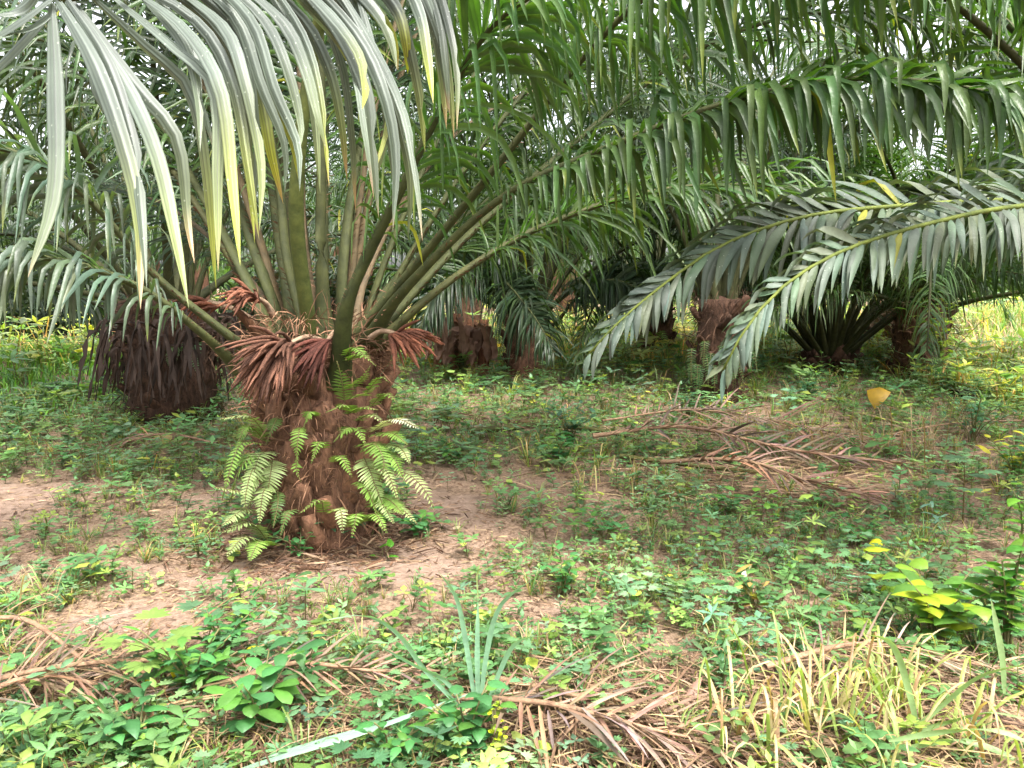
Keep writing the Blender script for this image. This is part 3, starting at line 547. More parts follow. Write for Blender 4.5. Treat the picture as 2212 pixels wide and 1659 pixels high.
def rot(az, tx, ty):
    ca, sa = np.cos(az), np.sin(az); N = len(az); M = np.zeros((N, 3, 3)); M[:, 0, 0] = ca; M[:, 0, 1] = -sa; M[:, 1, 0] = sa; M[:, 1, 1] = ca; M[:, 2, 2] = 1
    K = np.tile(np.eye(3), (N, 1, 1)); K[:, 0, 2] = tx; K[:, 2, 0] = -tx; K[:, 1, 2] = ty; K[:, 2, 1] = -ty; return M @ K
def scatter(parts, pos, sc, tint):
    V, F, C = join([(p[1], p[2], p[3]) for p in parts]); N = len(pos)
    M = rot(R.uniform(0, 6.28, N), R.normal(0, .12, N), R.normal(0, .12, N)); W = np.einsum('nij,mj->nmi', M, V) * sc[:, None, None] + pos[:, None]
    return (*flat(W, F), (C[None] * tint[:, None]).reshape(-1, 3))
# countless small weeds: one mass
def ground_cover(name, n, y0, y1, smin, smax, seedf, kinds=None):
    P = sample(n, y0, y1, f=lambda x, y: max(0, dens(x, y)) ** 1.3 * (1 - .93 * dry(x, y))); idx = R.integers(0, len(PROT), n); 
    if kinds is not None: idx = R.choice([i for i, p in enumerate(PROT) if p[0] in kinds], n)
    parts = []
    for k in range(len(PROT)):
        m = idx == k
        if m.sum() == 0: continue
        tint = (1.8 if 'far' in name else 1.1) * R.uniform(.6, 1.35, (m.sum(), 1)) * np.c_[np.full(m.sum(), 1.4 if 'far' in name else 1.05), np.ones(m.sum()), np.ones(m.sum())] * np.c_[R.uniform(.85, 1.3, m.sum()), np.ones(m.sum()), R.uniform(.8, 1.3, m.sum())]  # far weeds tinted brighter and yellower, sunlight painted into their colour
        d = P[m][:, 1]; parts.append(scatter(PLOW[k][1], P[m], R.uniform(smin, smax, m.sum()) * R.choice([.7, 1, 1, 1.5], m.sum()) * np.clip(d / 4.6, 1, 3.4) ** .8, tint))
    v, f, c = join(parts); link(name, mesh(name, v, f, M_WEED, c), kind='stuff', label='low mixed green weeds covering the plantation floor', cat='ground cover')
ground_cover('weed_carpet', 15000, 690, 1900, .18, .62, 1)
ground_cover('middle_undergrowth', 6500, 760, 1120, .3, .75, 3)
ground_cover('far_undergrowth', 9000, 640, 800, .5, 1.15, 2, ('pair', 'heart', 'whorl', 'grass'))
# dry litter: short curled strips
def litter(n, f, name, ln, wd, cols, lift, label):
    P = sample(n, 760, 1900, f=f, pw=.8); N = len(P); a = R.uniform(0, 6.28, N); P[:, 2] += R.uniform(.003, lift, N)
    d = norm(np.stack([np.cos(a), np.sin(a), R.normal(0, .12, N)], 1)); L = R.uniform(*ln, N) * np.clip(P[:, 1] / 5, .8, 2)
    V, F = blades(P, d, norm(np.stack([-np.sin(a), np.cos(a), R.normal(0, .5, N)], 1)), L, R.uniform(*wd, N) * np.clip(P[:, 1] / 5, .8, 2), R.uniform(0, .3, N), np.full(N, .5), np.full(N, 5.), 3, .15)
    v, fc = flat(V, F); c = np.array(cols)[R.integers(0, len(cols), N)] * R.uniform(.6, 1.3, (N, 1))
    link(name, mesh(name, v, fc, M_DRY, np.repeat(c, V.shape[1], 0)), kind='stuff', label=label, cat='leaf litter')
DC = [(.24, .15, .09), (.17, .10, .06), (.32, .215, .135), (.10, .06, .04), (.29, .22, .11)]
litter(30000, lambda x, y: .5 + .5 * (fbm(x, y + 9, 1.1) > -.1), 'leaf_litter', (.02, .11), (.004, .016), DC, .012, 'brown dead leaf scraps strewn over the soil')
litter(9000, lambda x, y: dry(x, y) ** 1.5, 'dry_leaflet_litter', (.15, .45), (.004, .013), DC, .08, 'dry brown palm leaflets lying in drifts')

def ring(n):
    a = R.uniform(0, 6.28, n); r = .3 + np.abs(R.normal(0, .28, n)); P = np.stack([P0[0] + r * np.cos(a), P0[1] + r * np.sin(a), 0 * a], 1); P[:, 2] = terr(P) + R.uniform(.003, .03, n)
    b = R.uniform(0, 6.28, n); d = norm(np.stack([np.cos(b), np.sin(b), R.normal(0, .25, n)], 1)); V, F = blades(P, d, norm(R.normal(0, 1, (n, 3))), R.uniform(.03, .16, n), R.uniform(.003, .014, n), R.uniform(0, .4, n), np.full(n, .5), np.full(n, 5.), 3, .15)
    v, f = flat(V, F); c = np.array([(.2, .11, .065), (.12, .065, .04), (.27, .18, .11)])[R.integers(0, 3, n)] * R.uniform(.5, 1.2, (n, 1)); link('trunk_debris', mesh('trunk_debris', v, f, M_DRY, np.repeat(c, V.shape[1], 0)), kind='stuff', label='brown fibre and leaf scraps heaped round the big trunk foot', cat='leaf litter')
ring(2600)
# ------------------------------------------------------------------ fallen fronds
def fallen(pts, label, n=40, Lm=.5, Wm=.022, z=.11, col=(.22, .14, .085), start=.06, rr=(.012, .004), flatn=.07, petmat=None, alpha=(60, 35), green=False, width=1):
    P = []
    for i, (a, b) in enumerate(pts): p = gp(a, b); p[2] += z * (1 + .5 * math.sin(i * 1.7)); P.append(p)
    o = P[0].copy(); o[2] = terr1(o[0], o[1])
    t = thing('fallen_frond', o, label, 'dead palm frond', 'fallen palm fronds')
    (tv, tf), (V, F, CC), _ = frond_geo(P, n=n, Lm=Lm, Wm=Wm * .58, start=start, nseg=5, droop=.25, cen=.5, plume=18, vary=.55, alpha=alpha, col=np.array(col), rr=rr, yel=0, spines=False, np_=20, wig=.7, flare=.3)
    CC = CC * R.uniform(.55, 1.15, (len(V), 1, 1)) * np.where(R.random((len(V), 1, 1)) < .3, np.array([.75, .85, 1.0]), 1)
    V = V + R.normal(0, .012, (len(V), 1, 3))
    link('rachis', mesh('rachis', tv - o, tf, petmat or M_STALKD, (1, 1, 1)), t)
    for i in range(len(V)):
        v = V[i]; g = terr(v[[0, 7, 16]]); v[:, 2] = np.maximum(v[:, 2] - .0, g.mean() + .006 + R.uniform(0, flatn))
        link('leaflet', mesh('leaflet', v - o, F, M_DRY, CC[i]), t)
    return t
M_STALKD = barkmat('dry_rachis', (.11, .06, .035), (.3, .19, .115), (8, 8, 8), .8, .4)
fallen([(-120, 1560), (150, 1530), (420, 1480), (700, 1500)], 'brown fallen frond lying under the weeds at the bottom left', 44, .42, .02)
fallen([(-150, 1640), (60, 1560), (240, 1540), (430, 1600)], 'brown fallen frond in the bottom left corner', 34, .4, .022)
fallen([(-80, 1400), (60, 1420), (200, 1490), (330, 1560)], 'bleached fallen frond fanning out at the left edge', 34, .36, .017, col=(.25, .165, .105))
fallen([(480, 1540), (640, 1525), (800, 1500), (960, 1480)], 'fallen frond with flat tan leaflets left of the blue-green grass clump', 34, .3, .024, col=(.25, .16, .105))
fallen([(1080, 1500), (1260, 1560), (1480, 1610), (1700, 1680)], 'fallen frond with upturned tan leaflets at the bottom centre', 40, .36, .022, z=.06, flatn=.09, col=(.24, .155, .10))
fallen([(1000, 1570), (1200, 1625), (1420, 1640), (1600, 1650)], 'broad tan fallen frond at the bottom edge right of centre', 34, .34, .03, col=(.27, .175, .12))
fallen([(1280, 990), (1480, 995), (1700, 1015), (1960, 1030)], 'dark ribbed fallen frond lying across the right middle ground', 60, .45, .045, col=(.21, .13, .09), rr=(.02, .01), z=.2, flatn=.14)
fallen([(1300, 948), (1500, 942), (1700, 950), (1900, 990)], 'brown fallen frond just behind the dark ribbed one', 56, .6, .04, z=.18, flatn=.12, col=(.28, .18, .125))
fallen([(1430, 1045), (1600, 1070), (1760, 1090), (1930, 1112)], 'reddish brown fallen frond nearest the bare litter at the right', 48, .42, .04, rr=(.018, .008), z=.17, col=(.26, .15, .1))
fallen([(2230, 930), (2050, 950), (1850, 975), (1650, 1000)], 'fallen frond of long straw coloured leaflets at the right', 44, .8, .018, col=(.27, .19, .11), flatn=.12)
fallen([(900, 905), (1020, 930), (1150, 950), (1280, 985)], 'fallen brown frond behind the cut green stalk', 34, .5, .02)
fallen([(470, 985), (360, 975), (240, 985), (110, 1000)], 'dull brown fallen frond left of the big palm', 36, .45, .02, col=(.24, .15, .1))
fallen([(1650, 1500), (1850, 1480), (2050, 1475), (2260, 1500)], 'pale fallen frond under the straw grass at the bottom right', 34, .34, .018, col=(.31, .22, .14))
# cut green stalks
def cut_stalk(pts, label, r, tint, z=.06):
    P = [gp(a, b) + np.array([0, 0, z]) for a, b in pts]; o = P[0] * np.array([1, 1, 0]); o[2] = P[0][2] - z
    C, _ = spline(P, 14); v, f = tube(C - o, np.linspace(r, r * .6, 14), np.linspace(r * .7, r * .5, 14), 10)
    link('cut_stalk', mesh('cut_stalk', v, f, M_PET, tint), None, label, 'palm stalk').location = o
cut_stalk([(1010, 950), (1090, 944), (1180, 936), (1260, 945), (1390, 968)], 'cut olive green palm stalk lying in the middle ground', .045, (1.5, 1.3, 1.1), .09)
cut_stalk([(1100, 925), (1170, 922), (1240, 925)], 'short brown cut palm stalk behind the olive green one', .045, (1.5, .9, 1.0), .06)
cut_stalk([(1340, 1000), (1450, 1015), (1570, 1030), (1640, 1036)], 'yellowish cut palm stalk beside the ribbed fallen frond', .03, (1.7, 1.4, 1.2))
cut_stalk([(2060, 868), (2150, 862), (2260, 872)], 'dark pile stalk lying at the right edge of the middle ground', .09, (.6, .45, .6), .1)
cut_stalk([(2045, 1340), (2150, 1290), (2230, 1262)], 'tan dry stick behind the heart leaved vine', .012, (3, 2, 2.4), .05)

# ------------------------------------------------------------------ ferns on trunks
def fern_frond(P, n=22, Lm=.09, col=(.13, .22, .06), w=.02):
    n = int(n * 1.05); w *= .62; Lm *= 1.1
    C, LL = spline(P, 14); T, U, S = frames(C); s = np.linspace(0, 1, 14); q = np.repeat(np.linspace(.08, .99, n), 2); side = np.tile([1, -1], n)
    I = lambda A: np.stack([np.interp(q, s, A[:, k]) for k in range(3)], 1)
    prof = np.interp(q, [0, .1, .3, .7, 1], [.4, .85, 1, .75, .1]); d = norm(I(T) * .35 + norm(I(S)) * side[:, None] + R.normal(0, .07, (2 * n, 3)))
    V, F = blades(I(C), d, norm(I(T)), Lm * prof * R.uniform(.85, 1.1, 2 * n), np.full(2 * n, w) * (prof * .5 + .5), np.full(2 * n, .3), np.full(2 * n, .5), np.full(2 * n, 5.), 3, .1, prof=np.array([.75, 1, .8, .05]))
    v, f = flat(V, F); tv, tf = tube(C, .003, .003, 4)
    c = np.array(col) * R.uniform(.85, 1.15); return join([(v, f, c), (tv, tf, (.15, .12, .05))])
FG, FP_, FW = (.15, .25, .05), (.27, .34, .14), (.46, .46, .32)
def fern(label, fronds, n=22, Lm=.085, w=.02):
    """fronds: list of (pixel path with depths, colour)"""
    o = at(*fronds[0][0][0]); t = thing('fern', o, label, 'fern', 'ferns on the palm trunks')
    for pts, c in fronds:
        v, f, cc = fern_frond([at(*p) for p in pts], n, Lm, c, w); link('fern_frond', mesh('fern_frond', v - o, f, M_FERN, cc), t)
d0 = P0[1] - .38
P3Y = gp(1548, 868)[1]
fern('fern with a whitish frond arching right from the big trunk', [([(800, 935, d0), (850, 905, d0 - .1), (905, 925, d0 - .15)], FW), ([(800, 940, d0), (845, 935, d0 - .1), (880, 960, d0 - .15)], FG), ([(790, 930, d0), (750, 925, d0 - .1), (720, 955, d0 - .12)], FG)])
fern('fern with a pale frond drooping low at the right of the big trunk', [([(800, 1030, d0 + .05), (870, 1020, d0 - .1), (915, 1055, d0 - .18), (938, 1100, d0 - .2)], FP_), ([(790, 1060, d0), (840, 1080, d0 - .1), (870, 1110, d0 - .2)], FG)])
fern('bright green fern hanging down the right front of the big trunk', [([(775, 960, d0), (810, 960, d0 - .12), (830, 1000, d0 - .18), (818, 1040, d0 - .18)], FG), ([(785, 985, d0), (800, 1020, d0 - .1), (830, 1100, d0 - .14)], FP_), ([(780, 965, d0), (845, 985, d0 - .12), (870, 1030, d0 - .16)], FG)])
fern('small bright fern high on the trunk just right of the dark green stalk', [([(745, 870, d0), (738, 820, d0 - .08), (728, 780, d0 - .1)], FG), ([(745, 840, d0), (780, 820, d0 - .1), (800, 790, d0 - .12)], FG)], 14, .06)
fern('fern in the crown of the big palm right of the flower clusters', [([(752, 780, d0), (780, 765, d0 - .1), (812, 790, d0 - .12)], FG), ([(745, 770, d0), (765, 750, d0 - .05), (790, 770, d0 - .1)], FG)], 14, .06)
fern('fern with short level fronds at the upper right of the big trunk', [([(760, 890, d0), (745, 875, d0 - .1), (705, 890, d0 - .12)], FG), ([(750, 860, d0), (790, 850, d0 - .12), (812, 835, d0 - .14)], FG), ([(750, 895, d0), (780, 880, d0 - .12), (815, 885, d0 - .14)], FG)], 16, .06)
fern('slim fern hanging straight down the middle of the big trunk', [([(650, 920, d0), (645, 940, d0 - .1), (640, 1010, d0 - .12), (650, 1040, d0 - .12)], FG), ([(680, 900, d0), (668, 890, d0 - .08), (655, 925, d0 - .1)], FG)], 20, .05)
fern('fern arching left from the shoulder of the big trunk', [([(580, 950, d0 + .1), (540, 900, d0), (475, 905, d0 - .05)], FP_), ([(580, 960, d0 + .1), (535, 920, d0), (510, 970, d0 - .05)], FG)])
fern('yellowish fern hanging down the left side of the big trunk', [([(585, 975, d0 + .05), (560, 985, d0 - .1), (545, 1040, d0 - .15), (540, 1095, d0 - .15)], FP_), ([(580, 990, d0 + .05), (540, 985, d0 - .08), (510, 1030, d0 - .12), (500, 1080, d0 - .12)], FG), ([(590, 990, d0 + .05), (585, 1020, d0 - .08), (575, 1090, d0 - .12)], FP_)])
fern('long pale fern reaching left from the foot of the big palm', [([(585, 1100, d0), (540, 1070, d0 - .12), (460, 1052, d0 - .25)], FP_), ([(575, 1115, d0), (530, 1100, d0 - .12), (480, 1135, d0 - .25)], FP_)])
fern('low fern tuft on the soil left of the big trunk foot', [([(580, 1170, d0), (540, 1130, d0 - .12), (480, 1150, d0 - .2)], FP_), ([(580, 1180, d0), (530, 1160, d0 - .15), (490, 1200, d0 - .25)], FP_), ([(590, 1180, d0), (560, 1170, d0 - .15), (540, 1210, d0 - .25)], FG)])
fern('pale green fern bunch spilling left of the lower big trunk', [([(590, 1040, d0), (560, 1030, d0 - .1), (520, 1090, d0 - .2)], FP_), ([(590, 1060, d0), (570, 1060, d0 - .15), (560, 1130, d0 - .2)], FP_), ([(590, 1000, d0), (530, 990, d0 - .05), (495, 1020, d0 - .1)], FG)], 20, .06)
fern('fern bunch low on the right flank of the big trunk', [([(800, 1100, d0), (820, 1080, d0 - .1), (850, 1130, d0 - .2)], FP_), ([(790, 1000, d0), (830, 1010, d0 - .15), (860, 1080, d0 - .2)], FP_), ([(800, 960, d0), (860, 965, d0 - .1), (885, 1000, d0 - .2)], FP_), ([(770, 1040, d0), (790, 1050, d0 - .12), (815, 1110, d0 - .15)], FG)], 20, .06)
fern('small fern in the middle of the big trunk right of the slim one', [([(720, 1000, d0), (735, 985, d0 - .1), (760, 1030, d0 - .14)], FG), ([(700, 970, d0), (690, 955, d0 - .1), (672, 1000, d0 - .14)], FG), ([(740, 940, d0), (770, 925, d0 - .1), (790, 960, d0 - .14)], FG)], 16, .05)
fern('long curling fern pair hanging at the far left of the big trunk', [([(575, 960, d0), (520, 960, d0 - .1), (490, 1040, d0 - .2), (480, 1080, d0 - .2)], FG), ([(580, 1000, d0), (548, 1010, d0 - .12), (530, 1075, d0 - .2), (535, 1110, d0 - .2)], FP_)], 22, .05)
fern('fern ruff spreading from the soil at the right foot of the big trunk', [([(780, 1130, d0), (810, 1110, d0 - .15), (835, 1150, d0 - .22)], FG), ([(760, 1140, d0), (770, 1110, d0 - .2), (760, 1160, d0 - .25)], FG), ([(800, 1120, d0), (850, 1090, d0 - .1), (900, 1130, d0 - .2)], FP_)], 20, .06)
fern('light green fern climbing the upper right flank of the big trunk', [([(800, 880, d0 + .05), (830, 850, d0 - .05), (860, 870, d0 - .1)], FG), ([(790, 850, d0), (820, 815, d0 - .08), (840, 825, d0 - .1)], FG), ([(770, 910, d0), (800, 895, d0 - .12), (830, 915, d0 - .16)], FP_)], 14, .05)
fern('dull dark fern low on the left flank of the big trunk', [([(600, 1060, d0), (600, 1090, d0 - .12), (590, 1140, d0 - .16)], (.08, .14, .04)), ([(640, 1100, d0), (620, 1110, d0 - .12), (605, 1160, d0 - .16)], (.1, .17, .05)), ([(600, 900, d0), (590, 920, d0 - .1), (575, 960, d0 - .12)], (.09, .15, .04))], 16, .045)
fern('small fern low at the front of the big trunk', [([(700, 1110, d0), (690, 1080, d0 - .1), (645, 1110, d0 - .15)], FG), ([(710, 1110, d0), (735, 1100, d0 - .1), (740, 1150, d0 - .15)], FP_)], 16, .05)
for lab, xs in (('fern hanging on the left side of the slim right trunk', (1497, 1512, 1526)), ('fern hanging on the front of the slim right trunk', (1540, 1556, 1568)), ('fern hanging on the right side of the slim right trunk', (1586, 1600, 1615))):
    fl = []
    for x in xs:
        for _ in range(2):
            y = random.uniform(735, 800); h_ = random.uniform(40, 75); dx = (x - 1556) * .12 + random.uniform(-8, 8); dd = P3Y - .3
            fl.append(([(x, y, dd), (x + dx, y - 4, dd - .12), (x + dx * 1.6, y + h_ * .5, dd - .16), (x + dx * 1.7, y + h_, dd - .16)], (.05 * random.uniform(.7, 1.2), .10, .028)))
    fern(lab, fl, 16, .07, .022)
fern('fern on the dark trunk behind the big palm at left', [([(400, 780, 8.4), (415, 740, 8.3), (425, 800, 8.2)], (.10, .2, .1)), ([(400, 770, 8.4), (380, 750, 8.3), (365, 790, 8.2)], (.14, .2, .1))], 20, .12, .03)
fern('fern on the far small palm stem', [([(1410, 740, 15.5), (1395, 715, 15.4), (1380, 750, 15.3)], FG), ([(1415, 740, 15.5), (1430, 715, 15.4), (1440, 755, 15.3)], FG)], 16, .14, .04)

# ------------------------------------------------------------------ dead fronds hanging round the dark left palm; dead banana clumps
def hang(name, px, y0, y1, d, n, wpx, label, cat, col, wd, leafn='dead_leaf', stems=0, m=M_DRY):
    o = gp(px, y1); o = at(px, y1, d); o[2] = terr1(o[0], o[1]); t = thing(name, o, label, cat)
    for i in range(stems):
        x = px + (i - (stems - 1) / 2) * wpx * .55; b = at(x, y1, d + .15); b[2] = o[2] - .05; c = at(x + 4, y0 - 10, d + .2); C, _ = spline([b, (b + c) / 2 + R.normal(0, .02, 3), c], 8); v, f = tube(C - o, np.linspace(.11, .08, 8), np.linspace(.11, .08, 8), 10)
        link('stem', mesh('stem', v, f, M_TRUNK, (1.6, 1.3, 1.2)), t)
    for i in range(n):
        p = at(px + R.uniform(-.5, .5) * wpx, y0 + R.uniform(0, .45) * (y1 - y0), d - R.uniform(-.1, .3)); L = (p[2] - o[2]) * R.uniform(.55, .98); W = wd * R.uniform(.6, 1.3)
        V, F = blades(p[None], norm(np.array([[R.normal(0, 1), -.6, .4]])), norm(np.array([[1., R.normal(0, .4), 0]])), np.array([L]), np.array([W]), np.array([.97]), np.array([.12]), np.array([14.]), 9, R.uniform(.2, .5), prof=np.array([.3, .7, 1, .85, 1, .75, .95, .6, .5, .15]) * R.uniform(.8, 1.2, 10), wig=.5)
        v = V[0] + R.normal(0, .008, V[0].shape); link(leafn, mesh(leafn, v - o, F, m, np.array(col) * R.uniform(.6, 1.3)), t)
hang('banana_plant', 965, 688, 806, 13.2, 22, 60, 'clump of dead hanging banana leaves left of the middle palm', 'banana plant', (.25, .145, .10), .16, stems=2)
hang('banana_plant', 1028, 700, 806, 13.4, 22, 50, 'second clump of dead banana leaves, nearer the middle palm', 'banana plant', (.23, .13, .09), .15, stems=2)
hang('banana_plant', 1890, 655, 772, 15.5, 18, 70, 'dead banana plant with pale curled leaves right of the dark palm', 'banana plant', (.33, .22, .15), .2, stems=1)
hang('banana_plant', 1965, 655, 768, 15.8, 14, 60, 'dark dead banana plant at the far right of the dark palm', 'banana plant', (.24, .15, .10), .2, stems=2)
hang('dead_frond_skirt', 285, 690, 850, 9.0, 40, 110, 'ragged dead fronds added as painted shade left of the dark trunk', 'dead fronds', (.045, .028, .02), .04, leafn='dead_leaflet')  # extra mass added to darken the left background, shade painted into its brown
hang('dead_frond_skirt', 480, 680, 860, 9.2, 40, 110, 'ragged dead fronds added as painted shade between the dark trunk and the big palm', 'dead fronds', (.05, .03, .02), .04, leafn='dead_leaflet')  # second added mass, near-black brown stands in for shade beside the trunk
hang('dead_frond_skirt', 375, 655, 880, 8.3, 46, 230, 'skirt of dead brown fronds hanging round the dark left trunk', 'dead fronds', (.048, .03, .022), .04, leafn='dead_leaflet')  # real dead fronds, their brown darkened to paint in the clump's shade

# ------------------------------------------------------------------ named plants
def put(parts, name, loc, label, cat, sc=1, rz=0, group=None, m=M_WEED):
    t = thing(name, loc, label, cat, group, rz); t.scale = (sc,) * 3
    for p in parts: link(p[0], mesh(p[0], p[1], p[2], m, p[3]), t)
    return t
def blade_at(pts, W, col, o, nseg=14, prof=None):
    """a grass blade through given points"""
    C, LL = spline([np.asarray(p) - o for p in pts], nseg + 1); T, U, S = frames(C)
    s = np.linspace(0, 1, nseg + 1); pr = (np.interp(s, [0, .15, .5, .8, 1], [.4, .8, 1, .7, 0]) if prof is None else prof) * W / 2
    S = norm(np.array([1., 0, .0]) - (T @ np.array([1., 0, 0]))[:, None] * T); Nn = np.cross(T, S)
    V = np.stack([C - S * pr[:, None], C + Nn * pr[:, None] * .3, C + S * pr[:, None]], 1).reshape(-1, 3)
    F = [(i * 3 + j, i * 3 + j + 1, i * 3 + j + 4, i * 3 + j + 3) for i in range(nseg) for j in range(2)]
    c = np.array(col, float); k = np.repeat(np.clip(s - .75, 0, 1) * 2, 3)[:, None]; return V, np.array(F), c * (1 - k * .5) + np.array([.3, .3, .12]) * k * .5
BG = (.20, .35, .23)
def grass(label, paths, base, W=.02, col=BG, cat='grass clump'):
    o = gp(*base); t = thing('grass_clump', o, label, cat)
    for pts in paths:
        p, ww, cc = pts if isinstance(pts, tuple) and len(pts) == 3 and not isinstance(pts[0], (int, float)) else (pts, W, col)
        Q = [at(*q) for q in p]; v, f, c = blade_at(Q, ww, cc, o); link('blade', mesh('blade', v, f, M_WEED, c), t)
D1 = gp(1030, 1560)[1]
grass('blue-green grass clump with four tall blades at the centre foreground', [[(1030, 1545, D1), (1005, 1380, D1), (985, 1290, D1 - .03), (945, 1232, D1 - .08)], [(1033, 1545, D1), (1031, 1420, D1), (1032, 1330, D1), (1033, 1290, D1)], [(1036, 1545, D1), (1050, 1420, D1), (1080, 1310, D1 - .04), (1155, 1247, D1 - .1)], [(1045, 1550, D1), (1080, 1450, D1), (1120, 1385, D1 - .04), (1200, 1372, D1 - .1)], ([(1033, 1300, D1), (1032, 1235, D1), (1060, 1225, D1 - .03), (1110, 1207, D1 - .06)], .006, (.25, .3, .12)), [(1028, 1550, D1), (960, 1470, D1), (900, 1440, D1 - .05), (810, 1390, D1 - .1)], [(1020, 1555, D1), (920, 1450, D1), (860, 1370, D1 - .06), (790, 1330, D1 - .1), (700, 1340, D1 - .12)]], (1030, 1560), .019)
D2 = gp(800, 1640)[1]
grass('long pale blue-green blade sweeping along the bottom edge left of centre', [[(1010, 1500, D2 + .1), (900, 1540, D2), (760, 1590, D2 - .08), (560, 1650, D2 - .16), (420, 1700, D2 - .2)], [(840, 1560, D2), (700, 1600, D2 - .05), (560, 1640, D2 - .1)]], (1000, 1560), .02)
D3 = gp(310, 1640)[1]
grass('single green blade bent over at the bottom left', [[(270, 1690, D3), (240, 1560, D3), (195, 1505, D3 - .03), (130, 1500, D3 - .08)], [(300, 1690, D3), (250, 1600, D3), (215, 1560, D3), (180, 1530, D3)]], (280, 1659), .018, (.12, .24, .09))
D4 = gp(2080, 1640)[1]
grass('pale green arching grass blades at the bottom right corner', [[(1960, 1590, D4), (2040, 1520, D4), (2120, 1460, D4 - .05), (2240, 1430, D4 - .1)], [(1950, 1590, D4), (2050, 1560, D4), (2140, 1540, D4 - .05), (2250, 1560, D4 - .1)], [(1990, 1610, D4), (1960, 1480, D4), (1925, 1390, D4 - .05), (1860, 1368, D4 - .1)], [(1940, 1620, D4 - .1), (2060, 1600, D4 - .1), (2150, 1620, D4 - .12), (2240, 1670, D4 - .15)], [(1920, 1600, D4 - .2), (2050, 1580, D4 - .2), (2160, 1580, D4 - .22), (2250, 1620, D4 - .25)], [(2170, 1500, D4 + .1), (2165, 1420, D4 + .1), (2150, 1340, D4 + .1), (2140, 1290, D4 + .1)]], (1960, 1620), .022, (.22, .32, .14))
def tuft(base, label, n, L, col, W=.009, spread=.08, seed=1, cat='grass tuft', pitch=(45, 85)):
    random.seed(seed); o = gp(*base); parts = []
    for i in range(n):
        a = random.uniform(0, 6.28); c = np.array(random.choice(col)); parts.append(('blade', *leaf(random.uniform(.5, 1) * L, W * random.uniform(.6, 1.5), 'blade', random.uniform(.75, 1), 9, c, a, random.uniform(*pitch), (random.gauss(0, spread), random.gauss(0, spread), 0))))
    put(parts, 'grass_tuft', o, label, cat)
ST = [(.42, .35, .16), (.5, .4, .22), (.36, .22, .12), (.2, .27, .07), (.28, .33, .09)]
tuft((1790, 1590), 'large straw yellow grass tuft at the bottom right', 75, .55, ST, .010, .13, 1)
tuft((1650, 1640), 'straw grass tuft at the bottom edge, left of the largest one', 40, .36, ST, .012, .08, 2)
tuft((2050, 1660), 'straw grass tuft in the bottom right corner', 45, .38, ST, .011, .1, 3)
tuft((1920, 1540), 'green and straw grass tuft behind the largest one', 50, .4, ST[3:] + ST[:1], .011, .06, 4)
tuft((60, 760), 'tuft of silvery green grass on the left mound', 60, .9, [(.22, .3, .2), (.18, .28, .1)], .02, .15, 5)
tuft((230, 800), 'tuft of bright green grass on the left mound', 60, .6, [(.16, .32, .05), (.22, .34, .06)], .02, .2, 6)
tuft((2140, 720), 'pale dry grass tuft on the right slope', 60, 1.0, [(.34, .33, .14), (.3, .22, .13)], .03, .3, 7)
tuft((1340, 1050), 'sparse dry grass near the fallen fronds', 30, .4, ST[:3], .008, .15, 8)
tuft((1700, 960), 'wispy brown grass standing among the fallen fronds', 60, .7, [(.26, .17, .1), (.3, .22, .12)], .007, .3, 9)
tuft((1950, 990), 'wispy brown grass at the right of the fallen fronds', 60, .8, [(.26, .17, .1), (.3, .22, .12)], .007, .3, 10)
tuft((10, 1330), 'dry straw stems at the left edge', 24, .45, [(.4, .28, .17)], .006, .07, 11)
tuft((595, 1110), 'pale grass arching from the foot of the big trunk', 16, .3, [(.35, .38, .22), (.22, .3, .1)], .014, .06, 12)
tuft((790, 1120), 'pale dead leaf tuft right of the foot of the big trunk', 14, .3, [(.4, .34, .24), (.22, .3, .1)], .018, .06, 13)

def bush(base, label, n, L, Wk, kind, h, spread, cols, seed, name='broadleaf_plant', cat='plant', stemc=(.2, .18, .08), stems=5):
    """several leaning stems with leaves along them"""
    random.seed(seed); o = gp(*base); parts = []
    for j in range(stems):
        a = random.uniform(0, 6.28); r = spread * random.uniform(.3, 1); hh = h * random.uniform(.65, 1.05); tp = np.array([r * math.cos(a), r * math.sin(a), hh])
        S = [np.zeros(3) + np.array([random.gauss(0, .02), random.gauss(0, .02), -.01]), tp * np.array([.35, .35, .6]), tp]; parts.append(('stem', *stemtube(S, .004 + .004 * h, stemc)))
        C, _ = spline(S, 20)
        for i in range(n):
            k = .35 + .65 * i / max(1, n - 1); p = C[min(19, int(k * 19))]; l = L * random.uniform(.7, 1.15); c = np.array(random.choice(cols)) * random.uniform(.85, 1.2)
            parts.append(('leaf', *leaf(l, l * Wk, kind, random.uniform(.3, .7), 6, c, i * 2.4 + a, random.uniform(-5, 35), p, fold=.12)))
    put(parts, name, o, label, cat)
MG = [(.055, .18, .05), (.05, .15, .05), (.09, .22, .04)]; YG = [(.16, .28, .03), (.26, .32, .02), (.10, .22, .04)]
bush((560, 1600), 'broad-leaved weed with oval mint green leaves in the left foreground', 6, .115, .5, 'obov', .27, .16, MG, 1, stems=6)
bush((420, 1530), 'leafy weed on a straight pale stem left of the oval-leaved one', 9, .075, .42, 'lance', .36, .2, MG, 2, stems=9)
bush((480, 1450), 'tall full leafy bush at the left, behind the oval-leaved weed', 10, .06, .45, 'lance', .3, .24, MG, 41, stems=12)
bush((300, 1640), 'dark green weed with large pointed leaves near the bottom left corner', 5, .1, .5, 'ovate', .2, .14, MG[:2], 3, stems=4)
bush((660, 1500), 'weed with small paired leaves behind the oval-leaved one', 6, .06, .5, 'ovate', .2, .15, MG, 4, stems=6)
bush((1010, 1650), 'rounded-leaf weed clump at the bottom centre', 6, .075, .7, 'ovate', .26, .16, MG, 5, stems=8)
